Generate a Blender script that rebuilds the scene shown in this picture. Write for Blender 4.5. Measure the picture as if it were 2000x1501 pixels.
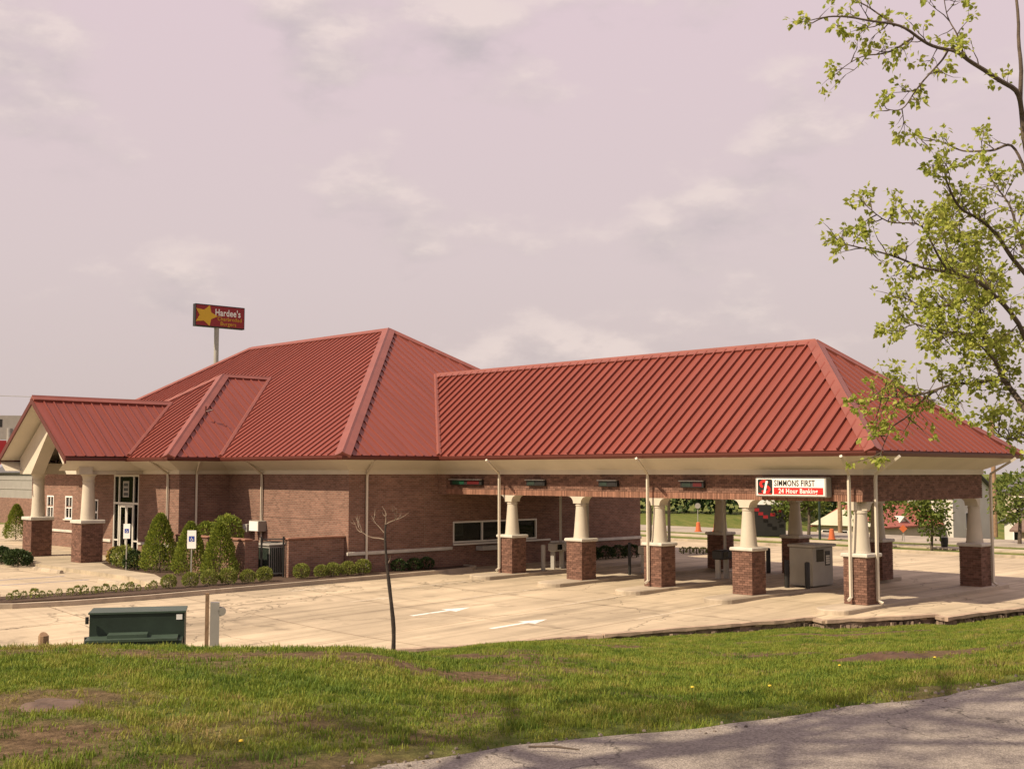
import bpy, bmesh, math, random
import numpy as np
from mathutils import Vector, Matrix, noise as mnoise

random.seed(7)
R = math.radians
for o in list(bpy.data.objects):
    bpy.data.objects.remove(o)
scene = bpy.context.scene
COL = scene.collection

# ------------------------------------------------------------------ camera
CAMP = Vector((19.248, -33.546, 4.104))
cam = bpy.data.cameras.new("camera")
cam.sensor_width = 36.0
cam.lens = 2338.4 / 2000 * 36.0
cam.clip_end = 4000
camo = bpy.data.objects.new("camera", cam)
camo.location = CAMP
camo.rotation_euler = (R(90 + 4.2), 0, R(45.989))
COL.objects.link(camo)
scene.camera = camo

# ------------------------------------------------------------------ sun + sky
LDIR = Vector((0.23, 1.0, -1.0)).normalized()          # direction the light travels
sun = bpy.data.lights.new("sun", 'SUN')
sun.energy = 5.0
sun.angle = R(0.6)
sun.color = (1.0, 0.845, 0.62)
suno = bpy.data.objects.new("sun", sun)
suno.rotation_euler = LDIR.to_track_quat('-Z', 'Y').to_euler()
COL.objects.link(suno)

world = bpy.data.worlds.new("World")
scene.world = world
world.use_nodes = True
wn, wl = world.node_tree.nodes, world.node_tree.links
wn.clear()
wout = wn.new('ShaderNodeOutputWorld')
wbg = wn.new('ShaderNodeBackground')
wbg.inputs['Strength'].default_value = 0.80
sky = wn.new('ShaderNodeTexSky')
sky.sky_type = 'NISHITA'
sky.sun_disc = False
sky.sun_elevation = math.asin(-LDIR.z)
sky.sun_rotation = math.atan2(-LDIR.x, -LDIR.y)
sky.air_density = 1.4
sky.dust_density = 4.0
skys = wn.new('ShaderNodeVectorMath'); skys.operation = 'SCALE'; skys.inputs[3].default_value = 0.09
wl.new(sky.outputs[0], skys.inputs[0])
tc = wn.new('ShaderNodeTexCoord')
sep = wn.new('ShaderNodeSeparateXYZ'); wl.new(tc.outputs['Generated'], sep.inputs[0])
# thin veil of high cloud: pink grey overhead, greyer and creamier towards the horizon
ramp = wn.new('ShaderNodeValToRGB')
wl.new(sep.outputs['Z'], ramp.inputs[0])
e = ramp.color_ramp.elements
e[0].position = 0.0; e[0].color = (0.65, 0.55, 0.525, 1)
e[1].position = 0.42; e[1].color = (0.80, 0.63, 0.675, 1)
m_ = ramp.color_ramp.elements.new(0.17); m_.color = (0.735, 0.61, 0.61, 1)
# soft cumulus: stretched noise on the direction; the same noise a little higher up tells tops from bases
def cloud_noise(dz):
    mp = wn.new('ShaderNodeMapping'); mp.inputs['Scale'].default_value = (1, 1, 2.2)
    mp.inputs['Location'].default_value = (8.1, 0.7, 0.4 + dz)
    wl.new(tc.outputs['Generated'], mp.inputs[0])
    n1 = wn.new('ShaderNodeTexNoise'); n1.inputs['Scale'].default_value = 4.6
    n1.inputs['Detail'].default_value = 8; n1.inputs['Roughness'].default_value = 0.56
    wl.new(mp.outputs[0], n1.inputs['Vector']); return n1.outputs[0]
c0, c1 = cloud_noise(0.0), cloud_noise(0.055)
cr = wn.new('ShaderNodeMapRange'); cr.interpolation_type = 'SMOOTHSTEP'
cr.inputs['From Min'].default_value = 0.49; cr.inputs['From Max'].default_value = 0.635
wl.new(c0, cr.inputs[0])
sb_ = wn.new('ShaderNodeMath'); sb_.operation = 'SUBTRACT'; wl.new(c0, sb_.inputs[0]); wl.new(c1, sb_.inputs[1])
mr_ = wn.new('ShaderNodeMapRange'); mr_.inputs['From Min'].default_value = -0.07; mr_.inputs['From Max'].default_value = 0.09
wl.new(sb_.outputs[0], mr_.inputs[0])
cc = wn.new('ShaderNodeValToRGB'); wl.new(mr_.outputs[0], cc.inputs[0])
cc.color_ramp.elements[0].position = 0.0; cc.color_ramp.elements[0].color = (0.52, 0.46, 0.475, 1)
cc.color_ramp.elements[1].position = 1.0; cc.color_ramp.elements[1].color = (0.90, 0.755, 0.70, 1)
mixc = wn.new('ShaderNodeMixRGB')
cf = wn.new('ShaderNodeMath'); cf.operation = 'MULTIPLY'; cf.inputs[1].default_value = 0.74
wl.new(cr.outputs[0], cf.inputs[0])
wl.new(cf.outputs[0], mixc.inputs[0]); wl.new(ramp.outputs[0], mixc.inputs[1]); wl.new(cc.outputs[0], mixc.inputs[2])
mixs = wn.new('ShaderNodeMixRGB'); mixs.inputs[0].default_value = 0.92
wl.new(skys.outputs[0], mixs.inputs[1]); wl.new(mixc.outputs[0], mixs.inputs[2])
wl.new(mixs.outputs[0], wbg.inputs[0]); wl.new(wbg.outputs[0], wout.inputs[0])

vs = scene.view_settings
vs.view_transform = 'Standard'; vs.look = 'None'; vs.exposure = 0.32; vs.gamma = 1.0
scene.cycles.max_bounces = 6
scene.cycles.transparent_max_bounces = 6

# ------------------------------------------------------------------ materials
def _new(name):
    m = bpy.data.materials.new(name); m.use_nodes = True
    n, l = m.node_tree.nodes, m.node_tree.links
    return m, n, l, n['Principled BSDF']

def _mul(n, l, col_sock, fac_sock):
    x = n.new('ShaderNodeMixRGB'); x.blend_type = 'MULTIPLY'; x.inputs[0].default_value = 1.0
    l.new(col_sock, x.inputs[1]); l.new(fac_sock, x.inputs[2]); return x.outputs[0]

def _noise(n, l, scale, detail=4, rough=0.55, stretch=None):
    g = n.new('ShaderNodeNewGeometry')
    t = n.new('ShaderNodeTexNoise'); t.inputs['Scale'].default_value = scale
    t.inputs['Detail'].default_value = detail; t.inputs['Roughness'].default_value = rough
    if stretch:
        mp = n.new('ShaderNodeMapping'); mp.inputs['Scale'].default_value = stretch
        l.new(g.outputs['Position'], mp.inputs[0]); l.new(mp.outputs[0], t.inputs['Vector'])
    else:
        l.new(g.outputs['Position'], t.inputs['Vector'])
    return t.outputs[0]

def _range(n, l, s, a, b, c, d):
    x = n.new('ShaderNodeMapRange')
    for i, v in zip(('From Min', 'From Max', 'To Min', 'To Max'), (a, b, c, d)):
        x.inputs[i].default_value = v
    l.new(s, x.inputs[0]); return x.outputs[0]

def mat(name, col, rough=0.7, var=0.12, scale=2.0, bump=0.0, bscale=60, island=0.0, metal=0.0, stretch=None, spec=0.4):
    m, n, l, b = _new(name)
    rgb = n.new('ShaderNodeRGB'); rgb.outputs[0].default_value = (*col, 1)
    out = rgb.outputs[0]
    if var:
        f = _range(n, l, _noise(n, l, scale, 5, 0.6, stretch), 0.3, 0.7, 1 - var, 1 + var)
        out = _mul(n, l, out, f)
    if island:
        g = n.new('ShaderNodeNewGeometry')
        f = _range(n, l, g.outputs['Random Per Island'], 0, 1, 1 - island, 1 + island)
        out = _mul(n, l, out, f)
    l.new(out, b.inputs['Base Color'])
    b.inputs['Roughness'].default_value = rough; b.inputs['Metallic'].default_value = metal
    b.inputs['Specular IOR Level'].default_value = spec
    if bump:
        bp = n.new('ShaderNodeBump'); bp.inputs['Strength'].default_value = bump; bp.inputs['Distance'].default_value = 0.01
        l.new(_noise(n, l, bscale, 4), bp.inputs['Height']); l.new(bp.outputs[0], b.inputs['Normal'])
    return m

def leaf_mat(name, c1, c2, trans=0.3, rough=0.55):
    m, n, l, b = _new(name)
    g = n.new('ShaderNodeNewGeometry')
    r = n.new('ShaderNodeValToRGB'); l.new(g.outputs['Random Per Island'], r.inputs[0])
    r.color_ramp.elements[0].color = (*c1, 1); r.color_ramp.elements[1].color = (*c2, 1)
    l.new(r.outputs[0], b.inputs['Base Color']); b.inputs['Roughness'].default_value = rough
    b.inputs['Specular IOR Level'].default_value = 0.25
    t = n.new('ShaderNodeBsdfTranslucent'); l.new(r.outputs[0], t.inputs[0])
    mx = n.new('ShaderNodeMixShader'); mx.inputs[0].default_value = trans
    out = n['Material Output']
    l.new(b.outputs[0], mx.inputs[1]); l.new(t.outputs[0], mx.inputs[2]); l.new(mx.outputs[0], out.inputs[0])
    return m

def brick_mat():
    m, n, l, b = _new("brick_wall")
    g = n.new('ShaderNodeNewGeometry')
    sp = n.new('ShaderNodeSeparateXYZ'); l.new(g.outputs['Position'], sp.inputs[0])
    sn = n.new('ShaderNodeSeparateXYZ'); l.new(g.outputs['Normal'], sn.inputs[0])
    ab = n.new('ShaderNodeMath'); ab.operation = 'ABSOLUTE'; l.new(sn.outputs['X'], ab.inputs[0])
    mx = n.new('ShaderNodeMix'); l.new(ab.outputs[0], mx.inputs['Factor'])
    l.new(sp.outputs['X'], mx.inputs['A']); l.new(sp.outputs['Y'], mx.inputs['B'])
    cb = n.new('ShaderNodeCombineXYZ'); l.new(mx.outputs['Result'], cb.inputs['X']); l.new(sp.outputs['Z'], cb.inputs['Y'])
    t = n.new('ShaderNodeTexBrick'); l.new(cb.outputs[0], t.inputs['Vector'])
    t.inputs['Scale'].default_value = 1.0
    t.inputs['Brick Width'].default_value = 0.213; t.inputs['Row Height'].default_value = 0.0762
    t.inputs['Mortar Size'].default_value = 0.010; t.inputs['Mortar Smooth'].default_value = 0.2
    t.inputs['Color1'].default_value = (0.245, 0.128, 0.094, 1)
    t.inputs['Color2'].default_value = (0.150, 0.076, 0.056, 1)
    t.inputs['Mortar'].default_value = (0.24, 0.18, 0.14, 1)
    t.inputs['Bias'].default_value = -0.1
    f = _range(n, l, _noise(n, l, 0.9, 6, 0.65), 0.3, 0.7, 0.84, 1.16)
    c = _mul(n, l, t.outputs['Color'], f)
    f2 = _range(n, l, _noise(n, l, 1.0, 4, 0.6, (1.2, 1.2, 9.0)), 0.3, 0.7, 0.86, 1.14)
    l.new(_mul(n, l, c, f2), b.inputs['Base Color'])
    b.inputs['Roughness'].default_value = 0.88; b.inputs['Specular IOR Level'].default_value = 0.2
    bp = n.new('ShaderNodeBump'); bp.inputs['Strength'].default_value = 0.6; bp.inputs['Distance'].default_value = 0.008
    inv = n.new('ShaderNodeMath'); inv.operation = 'SUBTRACT'; inv.inputs[0].default_value = 1.0
    l.new(t.outputs['Fac'], inv.inputs[1]); l.new(inv.outputs[0], bp.inputs['Height']); l.new(bp.outputs[0], b.inputs['Normal'])
    return m

def concrete_mat(name, col, joints=True):
    m, n, l, b = _new(name)
    rgb = n.new('ShaderNodeRGB'); rgb.outputs[0].default_value = (*col, 1)
    c = _mul(n, l, rgb.outputs[0], _range(n, l, _noise(n, l, 0.35, 7, 0.65), 0.3, 0.7, 0.80, 1.16))
    # wear and drips drawn out along the driving direction
    c = _mul(n, l, c, _range(n, l, _noise(n, l, 1.0, 6, 0.6, (1.1, 0.12, 1)), 0.3, 0.7, 0.78, 1.14))
    c = _mul(n, l, c, _range(n, l, _noise(n, l, 26, 5, 0.7), 0.3, 0.7, 0.93, 1.06))
    c = _mul(n, l, c, _range(n, l, _noise(n, l, 1.0, 5, 0.55, (2.6, 0.07, 1)), 0.50, 0.70, 1.0, 0.74))
    c = _mul(n, l, c, _range(n, l, _noise(n, l, 1.0, 4, 0.55, (0.08, 1.9, 1)), 0.56, 0.75, 1.0, 0.80))
    # oil blots
    nb = _noise(n, l, 1.3, 3, 0.5)
    c = _mul(n, l, c, _range(n, l, nb, 0.62, 0.74, 1.0, 0.72))
    if joints:
        g = n.new('ShaderNodeNewGeometry')
        t = n.new('ShaderNodeTexBrick'); l.new(g.outputs['Position'], t.inputs['Vector'])
        t.offset = 0.0; t.inputs['Scale'].default_value = 1.0
        t.inputs['Brick Width'].default_value = 3.8; t.inputs['Row Height'].default_value = 4.4
        t.inputs['Mortar Size'].default_value = 0.028; t.inputs['Mortar Smooth'].default_value = 0.3
        t.inputs['Color1'].default_value = (1, 1, 1, 1); t.inputs['Color2'].default_value = (0.88, 0.88, 0.89, 1)
        t.inputs['Mortar'].default_value = (0.50, 0.46, 0.43, 1)
        c = _mul(n, l, c, t.outputs['Color'])
        v = n.new('ShaderNodeTexVoronoi'); v.feature = 'DISTANCE_TO_EDGE'; v.inputs['Scale'].default_value = 0.11
        g2 = n.new('ShaderNodeNewGeometry'); nz = n.new('ShaderNodeTexNoise'); nz.inputs['Scale'].default_value = 0.7; nz.inputs['Detail'].default_value = 6
        l.new(g2.outputs['Position'], nz.inputs['Vector'])
        ad = n.new('ShaderNodeVectorMath'); ad.operation = 'MULTIPLY_ADD'
        l.new(nz.outputs['Color'], ad.inputs[0]); ad.inputs[1].default_value = (2.4, 2.4, 2.4); l.new(g2.outputs['Position'], ad.inputs[2])
        l.new(ad.outputs[0], v.inputs['Vector'])
        c = _mul(n, l, c, _range(n, l, v.outputs['Distance'], 0.0, 0.005, 0.45, 1.0))
    l.new(c, b.inputs['Base Color']); b.inputs['Roughness'].default_value = 0.85
    b.inputs['Specular IOR Level'].default_value = 0.25
    bp = n.new('ShaderNodeBump'); bp.inputs['Strength'].default_value = 0.25; bp.inputs['Distance'].default_value = 0.01
    l.new(_noise(n, l, 45, 5), bp.inputs['Height']); l.new(bp.outputs[0], b.inputs['Normal'])
    return m

def asphalt_mat(name, col):
    m, n, l, b = _new(name)
    g = n.new('ShaderNodeNewGeometry')
    v = n.new('ShaderNodeTexVoronoi'); v.inputs['Scale'].default_value = 75; l.new(g.outputs['Position'], v.inputs['Vector'])
    rgb = n.new('ShaderNodeRGB'); rgb.outputs[0].default_value = (*col, 1)
    c = _mul(n, l, rgb.outputs[0], _range(n, l, v.outputs['Color'], 0, 1, 0.62, 1.38))
    c = _mul(n, l, c, _range(n, l, _noise(n, l, 1.1, 6, 0.6), 0.3, 0.7, 0.82, 1.15))
    c = _mul(n, l, c, _range(n, l, _noise(n, l, 9, 5, 0.7), 0.3, 0.7, 0.88, 1.1))
    v2 = n.new('ShaderNodeTexVoronoi'); v2.feature = 'DISTANCE_TO_EDGE'; v2.inputs['Scale'].default_value = 0.45
    nz = n.new('ShaderNodeTexNoise'); nz.inputs['Scale'].default_value = 1.6; nz.inputs['Detail'].default_value = 8
    l.new(g.outputs['Position'], nz.inputs['Vector'])
    ad = n.new('ShaderNodeVectorMath'); ad.operation = 'MULTIPLY_ADD'
    l.new(nz.outputs['Color'], ad.inputs[0]); ad.inputs[1].default_value = (1.2, 1.2, 1.2); l.new(g.outputs['Position'], ad.inputs[2])
    l.new(ad.outputs[0], v2.inputs['Vector'])
    c = _mul(n, l, c, _range(n, l, v2.outputs['Distance'], 0.0, 0.006, 0.38, 1.0))
    l.new(c, b.inputs['Base Color']); b.inputs['Roughness'].default_value = 0.9; b.inputs['Specular IOR Level'].default_value = 0.2
    bp = n.new('ShaderNodeBump'); bp.inputs['Strength'].default_value = 0.7; bp.inputs['Distance'].default_value = 0.012
    l.new(v.outputs['Distance'], bp.inputs['Height']); l.new(bp.outputs[0], b.inputs['Normal'])
    return m

def ground_mat():
    m, n, l, b = _new("turf_soil")
    r = n.new('ShaderNodeValToRGB')
    l.new(_noise(n, l, 0.9, 8, 0.68), r.inputs[0])
    el = r.color_ramp.elements
    el[0].position = 0.36; el[0].color = (0.085, 0.125, 0.026, 1)
    el[1].position = 0.66; el[1].color = (0.19, 0.185, 0.055, 1)
    at = n.new('ShaderNodeAttribute'); at.attribute_name = 'bare'
    so = n.new('ShaderNodeValToRGB'); l.new(_noise(n, l, 7, 7, 0.75), so.inputs[0])
    so.color_ramp.elements[0].position = .33; so.color_ramp.elements[0].color = (0.07, 0.04, 0.026, 1)
    so.color_ramp.elements[1].position = .68; so.color_ramp.elements[1].color = (0.21, 0.135, 0.085, 1)
    mx = n.new('ShaderNodeMixRGB'); l.new(at.outputs['Fac'], mx.inputs[0]); l.new(r.outputs[0], mx.inputs[1]); l.new(so.outputs[0], mx.inputs[2])
    c = _mul(n, l, mx.outputs[0], _range(n, l, _noise(n, l, 14, 6, 0.75), 0.25, 0.75, 0.65, 1.3))
    l.new(c, b.inputs['Base Color']); b.inputs['Roughness'].default_value = 0.95; b.inputs['Specular IOR Level'].default_value = 0.1
    bp = n.new('ShaderNodeBump'); bp.inputs['Strength'].default_value = 0.9; bp.inputs['Distance'].default_value = 0.05
    l.new(_noise(n, l, 18, 7, 0.7), bp.inputs['Height']); l.new(bp.outputs[0], b.inputs['Normal'])
    return m

def grass_mat():
    m, n, l, b = _new("grass_blades")
    oi = n.new('ShaderNodeObjectInfo')
    r = n.new('ShaderNodeValToRGB')
    mixv = n.new('ShaderNodeMath'); mixv.operation = 'MULTIPLY_ADD'
    l.new(oi.outputs['Random'], mixv.inputs[0]); mixv.inputs[1].default_value = 0.5
    l.new(_range(n, l, _noise(n, l, 0.8, 7, 0.7), 0.3, 0.7, -0.12, 0.62), mixv.inputs[2])
    l.new(mixv.outputs[0], r.inputs[0])
    el = r.color_ramp.elements
    el[0].position = 0.05; el[0].color = (0.075, 0.125, 0.02, 1)
    el[1].position = 1.0; el[1].color = (0.36, 0.27, 0.12, 1)
    for p_, c_ in ((0.28, (0.13, 0.195, 0.026)), (0.55, (0.22, 0.265, 0.036)), (0.80, (0.29, 0.275, 0.06))):
        k = el.new(p_); k.color = (*c_, 1)
    l.new(r.outputs[0], b.inputs['Base Color']); b.inputs['Roughness'].default_value = 0.6
    b.inputs['Specular IOR Level'].default_value = 0.2
    t = n.new('ShaderNodeBsdfTranslucent'); l.new(r.outputs[0], t.inputs[0])
    mx = n.new('ShaderNodeMixShader'); mx.inputs[0].default_value = 0.35
    l.new(b.outputs[0], mx.inputs[1]); l.new(t.outputs[0], mx.inputs[2]); l.new(mx.outputs[0], n['Material Output'].inputs[0])
    return m

def paint_mat(name, col, under, wear):
    m, n, l, b = _new(name)
    a = n.new('ShaderNodeRGB'); a.outputs[0].default_value = (*col, 1); u = n.new('ShaderNodeRGB'); u.outputs[0].default_value = (*under, 1)
    mx = n.new('ShaderNodeMixRGB'); l.new(_range(n, l, _noise(n, l, 6, 7, 0.72), wear - .06, wear + .06, 0, 1), mx.inputs[0])
    l.new(a.outputs[0], mx.inputs[1]); l.new(u.outputs[0], mx.inputs[2]); l.new(mx.outputs[0], b.inputs['Base Color']); b.inputs['Roughness'].default_value = .8
    return m

def clear_glass():
    m, n, l, b = _new("window_glass"); n.remove(b)
    t = n.new('ShaderNodeBsdfTransparent'); t.inputs[0].default_value = (.55, .58, .55, 1)
    g = n.new('ShaderNodeBsdfGlossy'); g.inputs['Roughness'].default_value = .02; g.inputs[0].default_value = (.5, .5, .5, 1)
    f = n.new('ShaderNodeFresnel'); f.inputs[0].default_value = 1.22
    mx = n.new('ShaderNodeMixShader'); l.new(f.outputs[0], mx.inputs[0]); l.new(t.outputs[0], mx.inputs[1]); l.new(g.outputs[0], mx.inputs[2]); l.new(mx.outputs[0], n['Material Output'].inputs[0])
    return m

MT = dict(
    brick=brick_mat(),
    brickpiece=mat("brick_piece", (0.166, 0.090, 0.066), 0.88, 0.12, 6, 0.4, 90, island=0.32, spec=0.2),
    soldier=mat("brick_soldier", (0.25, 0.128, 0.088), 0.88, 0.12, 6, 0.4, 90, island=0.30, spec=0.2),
    mortar=mat("mortar", (0.25, 0.175, 0.13), 0.95, 0.15, 8, spec=0.1),
    cream=mat("cream_stucco", (0.51, 0.455, 0.365), 0.75, 0.09, 1.2, 0.15, 120),
    soffit=mat("pale_soffit", (0.63, 0.575, 0.47), 0.7, 0.06, 1.0, 0.1, 80),
    creamtrim=mat("cream_metal", (0.58, 0.52, 0.42), 0.5, 0.05, 1.0),
    cap=mat("cast_stone", (0.53, 0.495, 0.43), 0.8, 0.16, 2.5, 0.2, 60),
    roof=mat("red_metal_panel", (0.196, 0.047, 0.032), 0.45, 0.13, 1.0, 0.12, 2.2, island=0.07, stretch=(5.0, .3, .3), spec=0.35),
    roofx=mat("red_metal_panel_end", (0.196, 0.047, 0.032), 0.45, 0.13, 1.0, 0.12, 2.2, island=0.07, stretch=(.3, 5.0, .3), spec=0.35),
    roofcap=mat("red_metal_cap", (0.22, 0.066, 0.047), 0.45, 0.12, 1.5, 0.1, 3.0),
    gutter=mat("dark_red_gutter", (0.10, 0.025, 0.017), 0.45, 0.08, 1.0),
    lot=concrete_mat("lot_concrete", (0.515, 0.42, 0.295)),
    kerb=concrete_mat("kerb_concrete", (0.45, 0.375, 0.285), False),
    walk=concrete_mat("walk_concrete", (0.455, 0.38, 0.275), False),
    rim=mat("edge_concrete", (0.37, 0.275, 0.20), 0.9, 0.25, 3.0, 0.6, 30),
    asphalt=asphalt_mat("old_asphalt", (0.285, 0.25, 0.215)),
    street=concrete_mat("street_concrete", (0.36, 0.31, 0.25), False),
    ground=ground_mat(),
    grass=grass_mat(),
    mulch=mat("bark_mulch", (0.07, 0.042, 0.026), 0.95, 0.35, 9, 1.0, 30),
    paint=paint_mat("white_paint", (0.74, 0.72, 0.68), (0.50, 0.41, 0.29), 0.60),
    paintworn=paint_mat("worn_white_paint", (0.56, 0.50, 0.40), (0.50, 0.41, 0.29), 0.46),
    bluepaint=mat("blue_paint", (0.22, 0.24, 0.38), 0.8, 0.25, 5),
    glass=mat("dark_glass", (0.004, 0.0045, 0.004), 0.06, 0.0, spec=0.10),
    clear=clear_glass(),
    darkroom=mat("dim_interior", (0.10, 0.085, 0.07), .8, .2, 2),
    black=mat("black_metal", (0.018, 0.017, 0.016), 0.45, 0.1, 3),
    alu=mat("pale_aluminium", (0.62, 0.59, 0.53), 0.4, 0.06, 2, metal=0.2),
    grey=mat("grey_metal", (0.33, 0.31, 0.28), 0.5, 0.1, 2),
    lgrey=mat("light_grey_panel", (0.30, 0.28, 0.245), 0.55, 0.08, 2),
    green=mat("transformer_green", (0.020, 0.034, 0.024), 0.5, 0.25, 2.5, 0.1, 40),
    greenlit=mat("transformer_green_lit", (0.045, 0.07, 0.05), 0.45, 0.2, 3),  # transformer green lightened in colour for the sunlit tops, ribs too
    white=mat("white_plastic", (0.80, 0.78, 0.74), 0.45, 0.05, 2),
    red=mat("sign_red", (0.62, 0.022, 0.018), 0.4, 0.03, 2),
    dkred=mat("sign_dark_red", (0.25, 0.012, 0.016), 0.4, 0.06, 2),
    yellow=mat("sign_yellow", (0.62, 0.36, 0.02), 0.4, 0.05, 2),
    blue=mat("sign_blue", (0.03, 0.06, 0.30), 0.4, 0.03, 2),
    orange=mat("barrel_orange", (0.52, 0.13, 0.045), 0.5, 0.06, 2),
    siggreen=mat("signal_green", (0.010, 0.055, 0.03), 0.3, 0.05, 2),
    sigred=mat("signal_red", (0.085, 0.012, 0.013), 0.3, 0.05, 2),
    bark=mat("bark", (0.10, 0.075, 0.055), 0.92, 0.35, 9, 0.9, 40),
    darkbark=mat("dark_bark", (0.045, 0.034, 0.027), 0.92, 0.35, 9, 0.9, 40),
    palebark=mat("pale_twig", (0.30, 0.23, 0.17), 0.9, 0.2, 9),
    wood=mat("weathered_wood", (0.27, 0.17, 0.10), 0.9, 0.25, 6, 0.4, 40),
    maple=leaf_mat("maple_leaf", (0.25, 0.31, 0.042), (0.52, 0.53, 0.12), 0.5),
    conifer=leaf_mat("conifer_leaf", (0.10, 0.15, 0.022), (0.31, 0.345, 0.055), 0.3),
    box=leaf_mat("boxwood_leaf", (0.11, 0.15, 0.028), (0.32, 0.33, 0.075), 0.3),
    dark=leaf_mat("dark_leaf", (0.018, 0.038, 0.012), (0.06, 0.09, 0.024), 0.15),
    yel=leaf_mat("yellow_leaf", (0.20, 0.17, 0.03), (0.38, 0.28, 0.05), 0.25),
    young=leaf_mat("young_tree_leaf", (0.07, 0.115, 0.02), (0.19, 0.22, 0.045), 0.35),
    wallwhite=mat("white_siding", (0.58, 0.55, 0.49), 0.7, 0.06, 1),
    wallshade=mat("shaded_white_siding", (0.30, 0.28, 0.255), 0.8, 0.08, 1),  # white siding with the shade put into its colour
    walltan=mat("tan_siding", (0.48, 0.40, 0.31), 0.8, 0.08, 1),
    shingle=mat("grey_shingle", (0.11, 0.105, 0.11), 0.9, 0.2, 3),
    brownshingle=mat("brown_shingle", (0.17, 0.115, 0.09), 0.9, 0.2, 3),
    redroof=mat("red_roof", (0.33, 0.10, 0.07), 0.6, 0.1, 2),
    ceiling=mat("ceiling_panel", (0.45, 0.38, 0.29), 0.8, 0.05, 1),
    flower=mat("yellow_flower", (0.75, 0.55, 0.05), 0.6, 0.05, 3),
)

# ------------------------------------------------------------------ mesh helpers
ORG = {}
class MB:
    def __init__(s): s.v = []; s.f = []
    def face(s, pts):
        k = len(s.v); s.v += [tuple(p) for p in pts]; s.f.append(tuple(range(k, k + len(pts))))
    def hexa(s, c):   # 8 corners: bottom ring 0-3 (ccw from above), top ring 4-7
        k = len(s.v); s.v += [tuple(p) for p in c]
        for q in ((3, 2, 1, 0), (4, 5, 6, 7), (0, 1, 5, 4), (1, 2, 6, 5), (2, 3, 7, 6), (3, 0, 4, 7)):
            s.f.append(tuple(k + i for i in q))
    def box(s, x0, x1, y0, y1, z0, z1):
        s.hexa([(x0, y0, z0), (x1, y0, z0), (x1, y1, z0), (x0, y1, z0), (x0, y0, z1), (x1, y0, z1), (x1, y1, z1), (x0, y1, z1)])
    def obox(s, o, u, v, w, lu, lv, lw):   # corner o, unit axes u,v,w (right handed)
        o, u, v, w = Vector(o), Vector(u) * lu, Vector(v) * lv, Vector(w) * lw
        s.hexa([o, o + u, o + u + v, o + v, o + w, o + u + w, o + u + v + w, o + v + w])
    def bevbox(s, x0, x1, y0, y1, z0, z1, b):
        rings = [(b, z0), (0, z0 + b), (0, z1 - b), (b, z1)]
        k = len(s.v)
        for i, z in rings:
            s.v += [(x0 + i, y0 + i, z), (x1 - i, y0 + i, z), (x1 - i, y1 - i, z), (x0 + i, y1 - i, z)]
        s.f.append((k + 3, k + 2, k + 1, k)); s.f.append((k + 12, k + 13, k + 14, k + 15))
        for r in range(3):
            for i in range(4):
                a, b2 = k + r * 4 + i, k + r * 4 + (i + 1) % 4
                s.f.append((a, b2, b2 + 4, a + 4))
    def prism(s, poly, z0, z1):
        k = len(s.v); n = len(poly)
        ar = sum(poly[i][0] * poly[(i + 1) % n][1] - poly[(i + 1) % n][0] * poly[i][1] for i in range(n))
        if ar < 0: poly = poly[::-1]
        s.v += [(x, y, z0) for x, y in poly] + [(x, y, z1) for x, y in poly]
        s.f.append(tuple(range(k + n - 1, k - 1, -1))); s.f.append(tuple(range(k + n, k + 2 * n)))
        for i in range(n):
            j = (i + 1) % n; s.f.append((k + i, k + j, k + n + j, k + n + i))
    def extrude(s, pts, d):   # planar polygon extruded by vector d
        k = len(s.v); n = len(pts); d = Vector(d)
        s.v += [tuple(p) for p in pts] + [tuple(Vector(p) + d) for p in pts]
        s.f.append(tuple(range(k + n - 1, k - 1, -1))); s.f.append(tuple(range(k + n, k + 2 * n)))
        for i in range(n):
            j = (i + 1) % n; s.f.append((k + i, k + j, k + n + j, k + n + i))
    def tube(s, path, rad, n=8, caps=True):
        path = [Vector(p) for p in path]
        if not hasattr(rad, '__len__'): rad = [rad] * len(path)
        k = len(s.v); up = Vector((0.31, 0.17, 0.93))
        for i, p in enumerate(path):
            t = (path[min(i + 1, len(path) - 1)] - path[max(i - 1, 0)])
            t = t.normalized() if t.length > 1e-6 else Vector((0, 0, 1))
            a = t.cross(up)
            if a.length < 0.05: a = t.cross(Vector((1, 0, 0)))
            a.normalize(); b = t.cross(a)
            for j in range(n):
                q = 2 * math.pi * j / n
                s.v.append(tuple(p + (a * math.cos(q) + b * math.sin(q)) * rad[i]))
        for i in range(len(path) - 1):
            for j in range(n):
                a0, a1 = k + i * n + j, k + i * n + (j + 1) % n
                s.f.append((a0, a0 + n, a1 + n, a1))
        if caps:
            s.f.append(tuple(k + j for j in range(n))); e0 = k + (len(path) - 1) * n
            s.f.append(tuple(e0 + j for j in range(n - 1, -1, -1)))
    def lathe(s, prof, c, n=28):
        k = len(s.v)
        for r, z in prof:
            for j in range(n):
                q = 2 * math.pi * j / n; s.v.append((c[0] + r * math.cos(q), c[1] + r * math.sin(q), c[2] + z))
        for i in range(len(prof) - 1):
            for j in range(n):
                a0, a1 = k + i * n + j, k + i * n + (j + 1) % n
                s.f.append((a0, a1, a1 + n, a0 + n))
        s.f.append(tuple(k + j for j in range(n - 1, -1, -1)))
        e0 = k + (len(prof) - 1) * n; s.f.append(tuple(e0 + j for j in range(n)))
    def mesh(s, name, m, org=(0, 0, 0), smooth=False):
        me = bpy.data.meshes.new(name)
        o = Vector(org)
        me.from_pydata([(x - o.x, y - o.y, z - o.z) for x, y, z in s.v], [], s.f)
        me.materials.append(m)
        if smooth:
            me.polygons.foreach_set('use_smooth', [True] * len(me.polygons))
            try: me.set_sharp_from_angle(angle=R(40))
            except Exception: pass
        me.update(); return me
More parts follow.
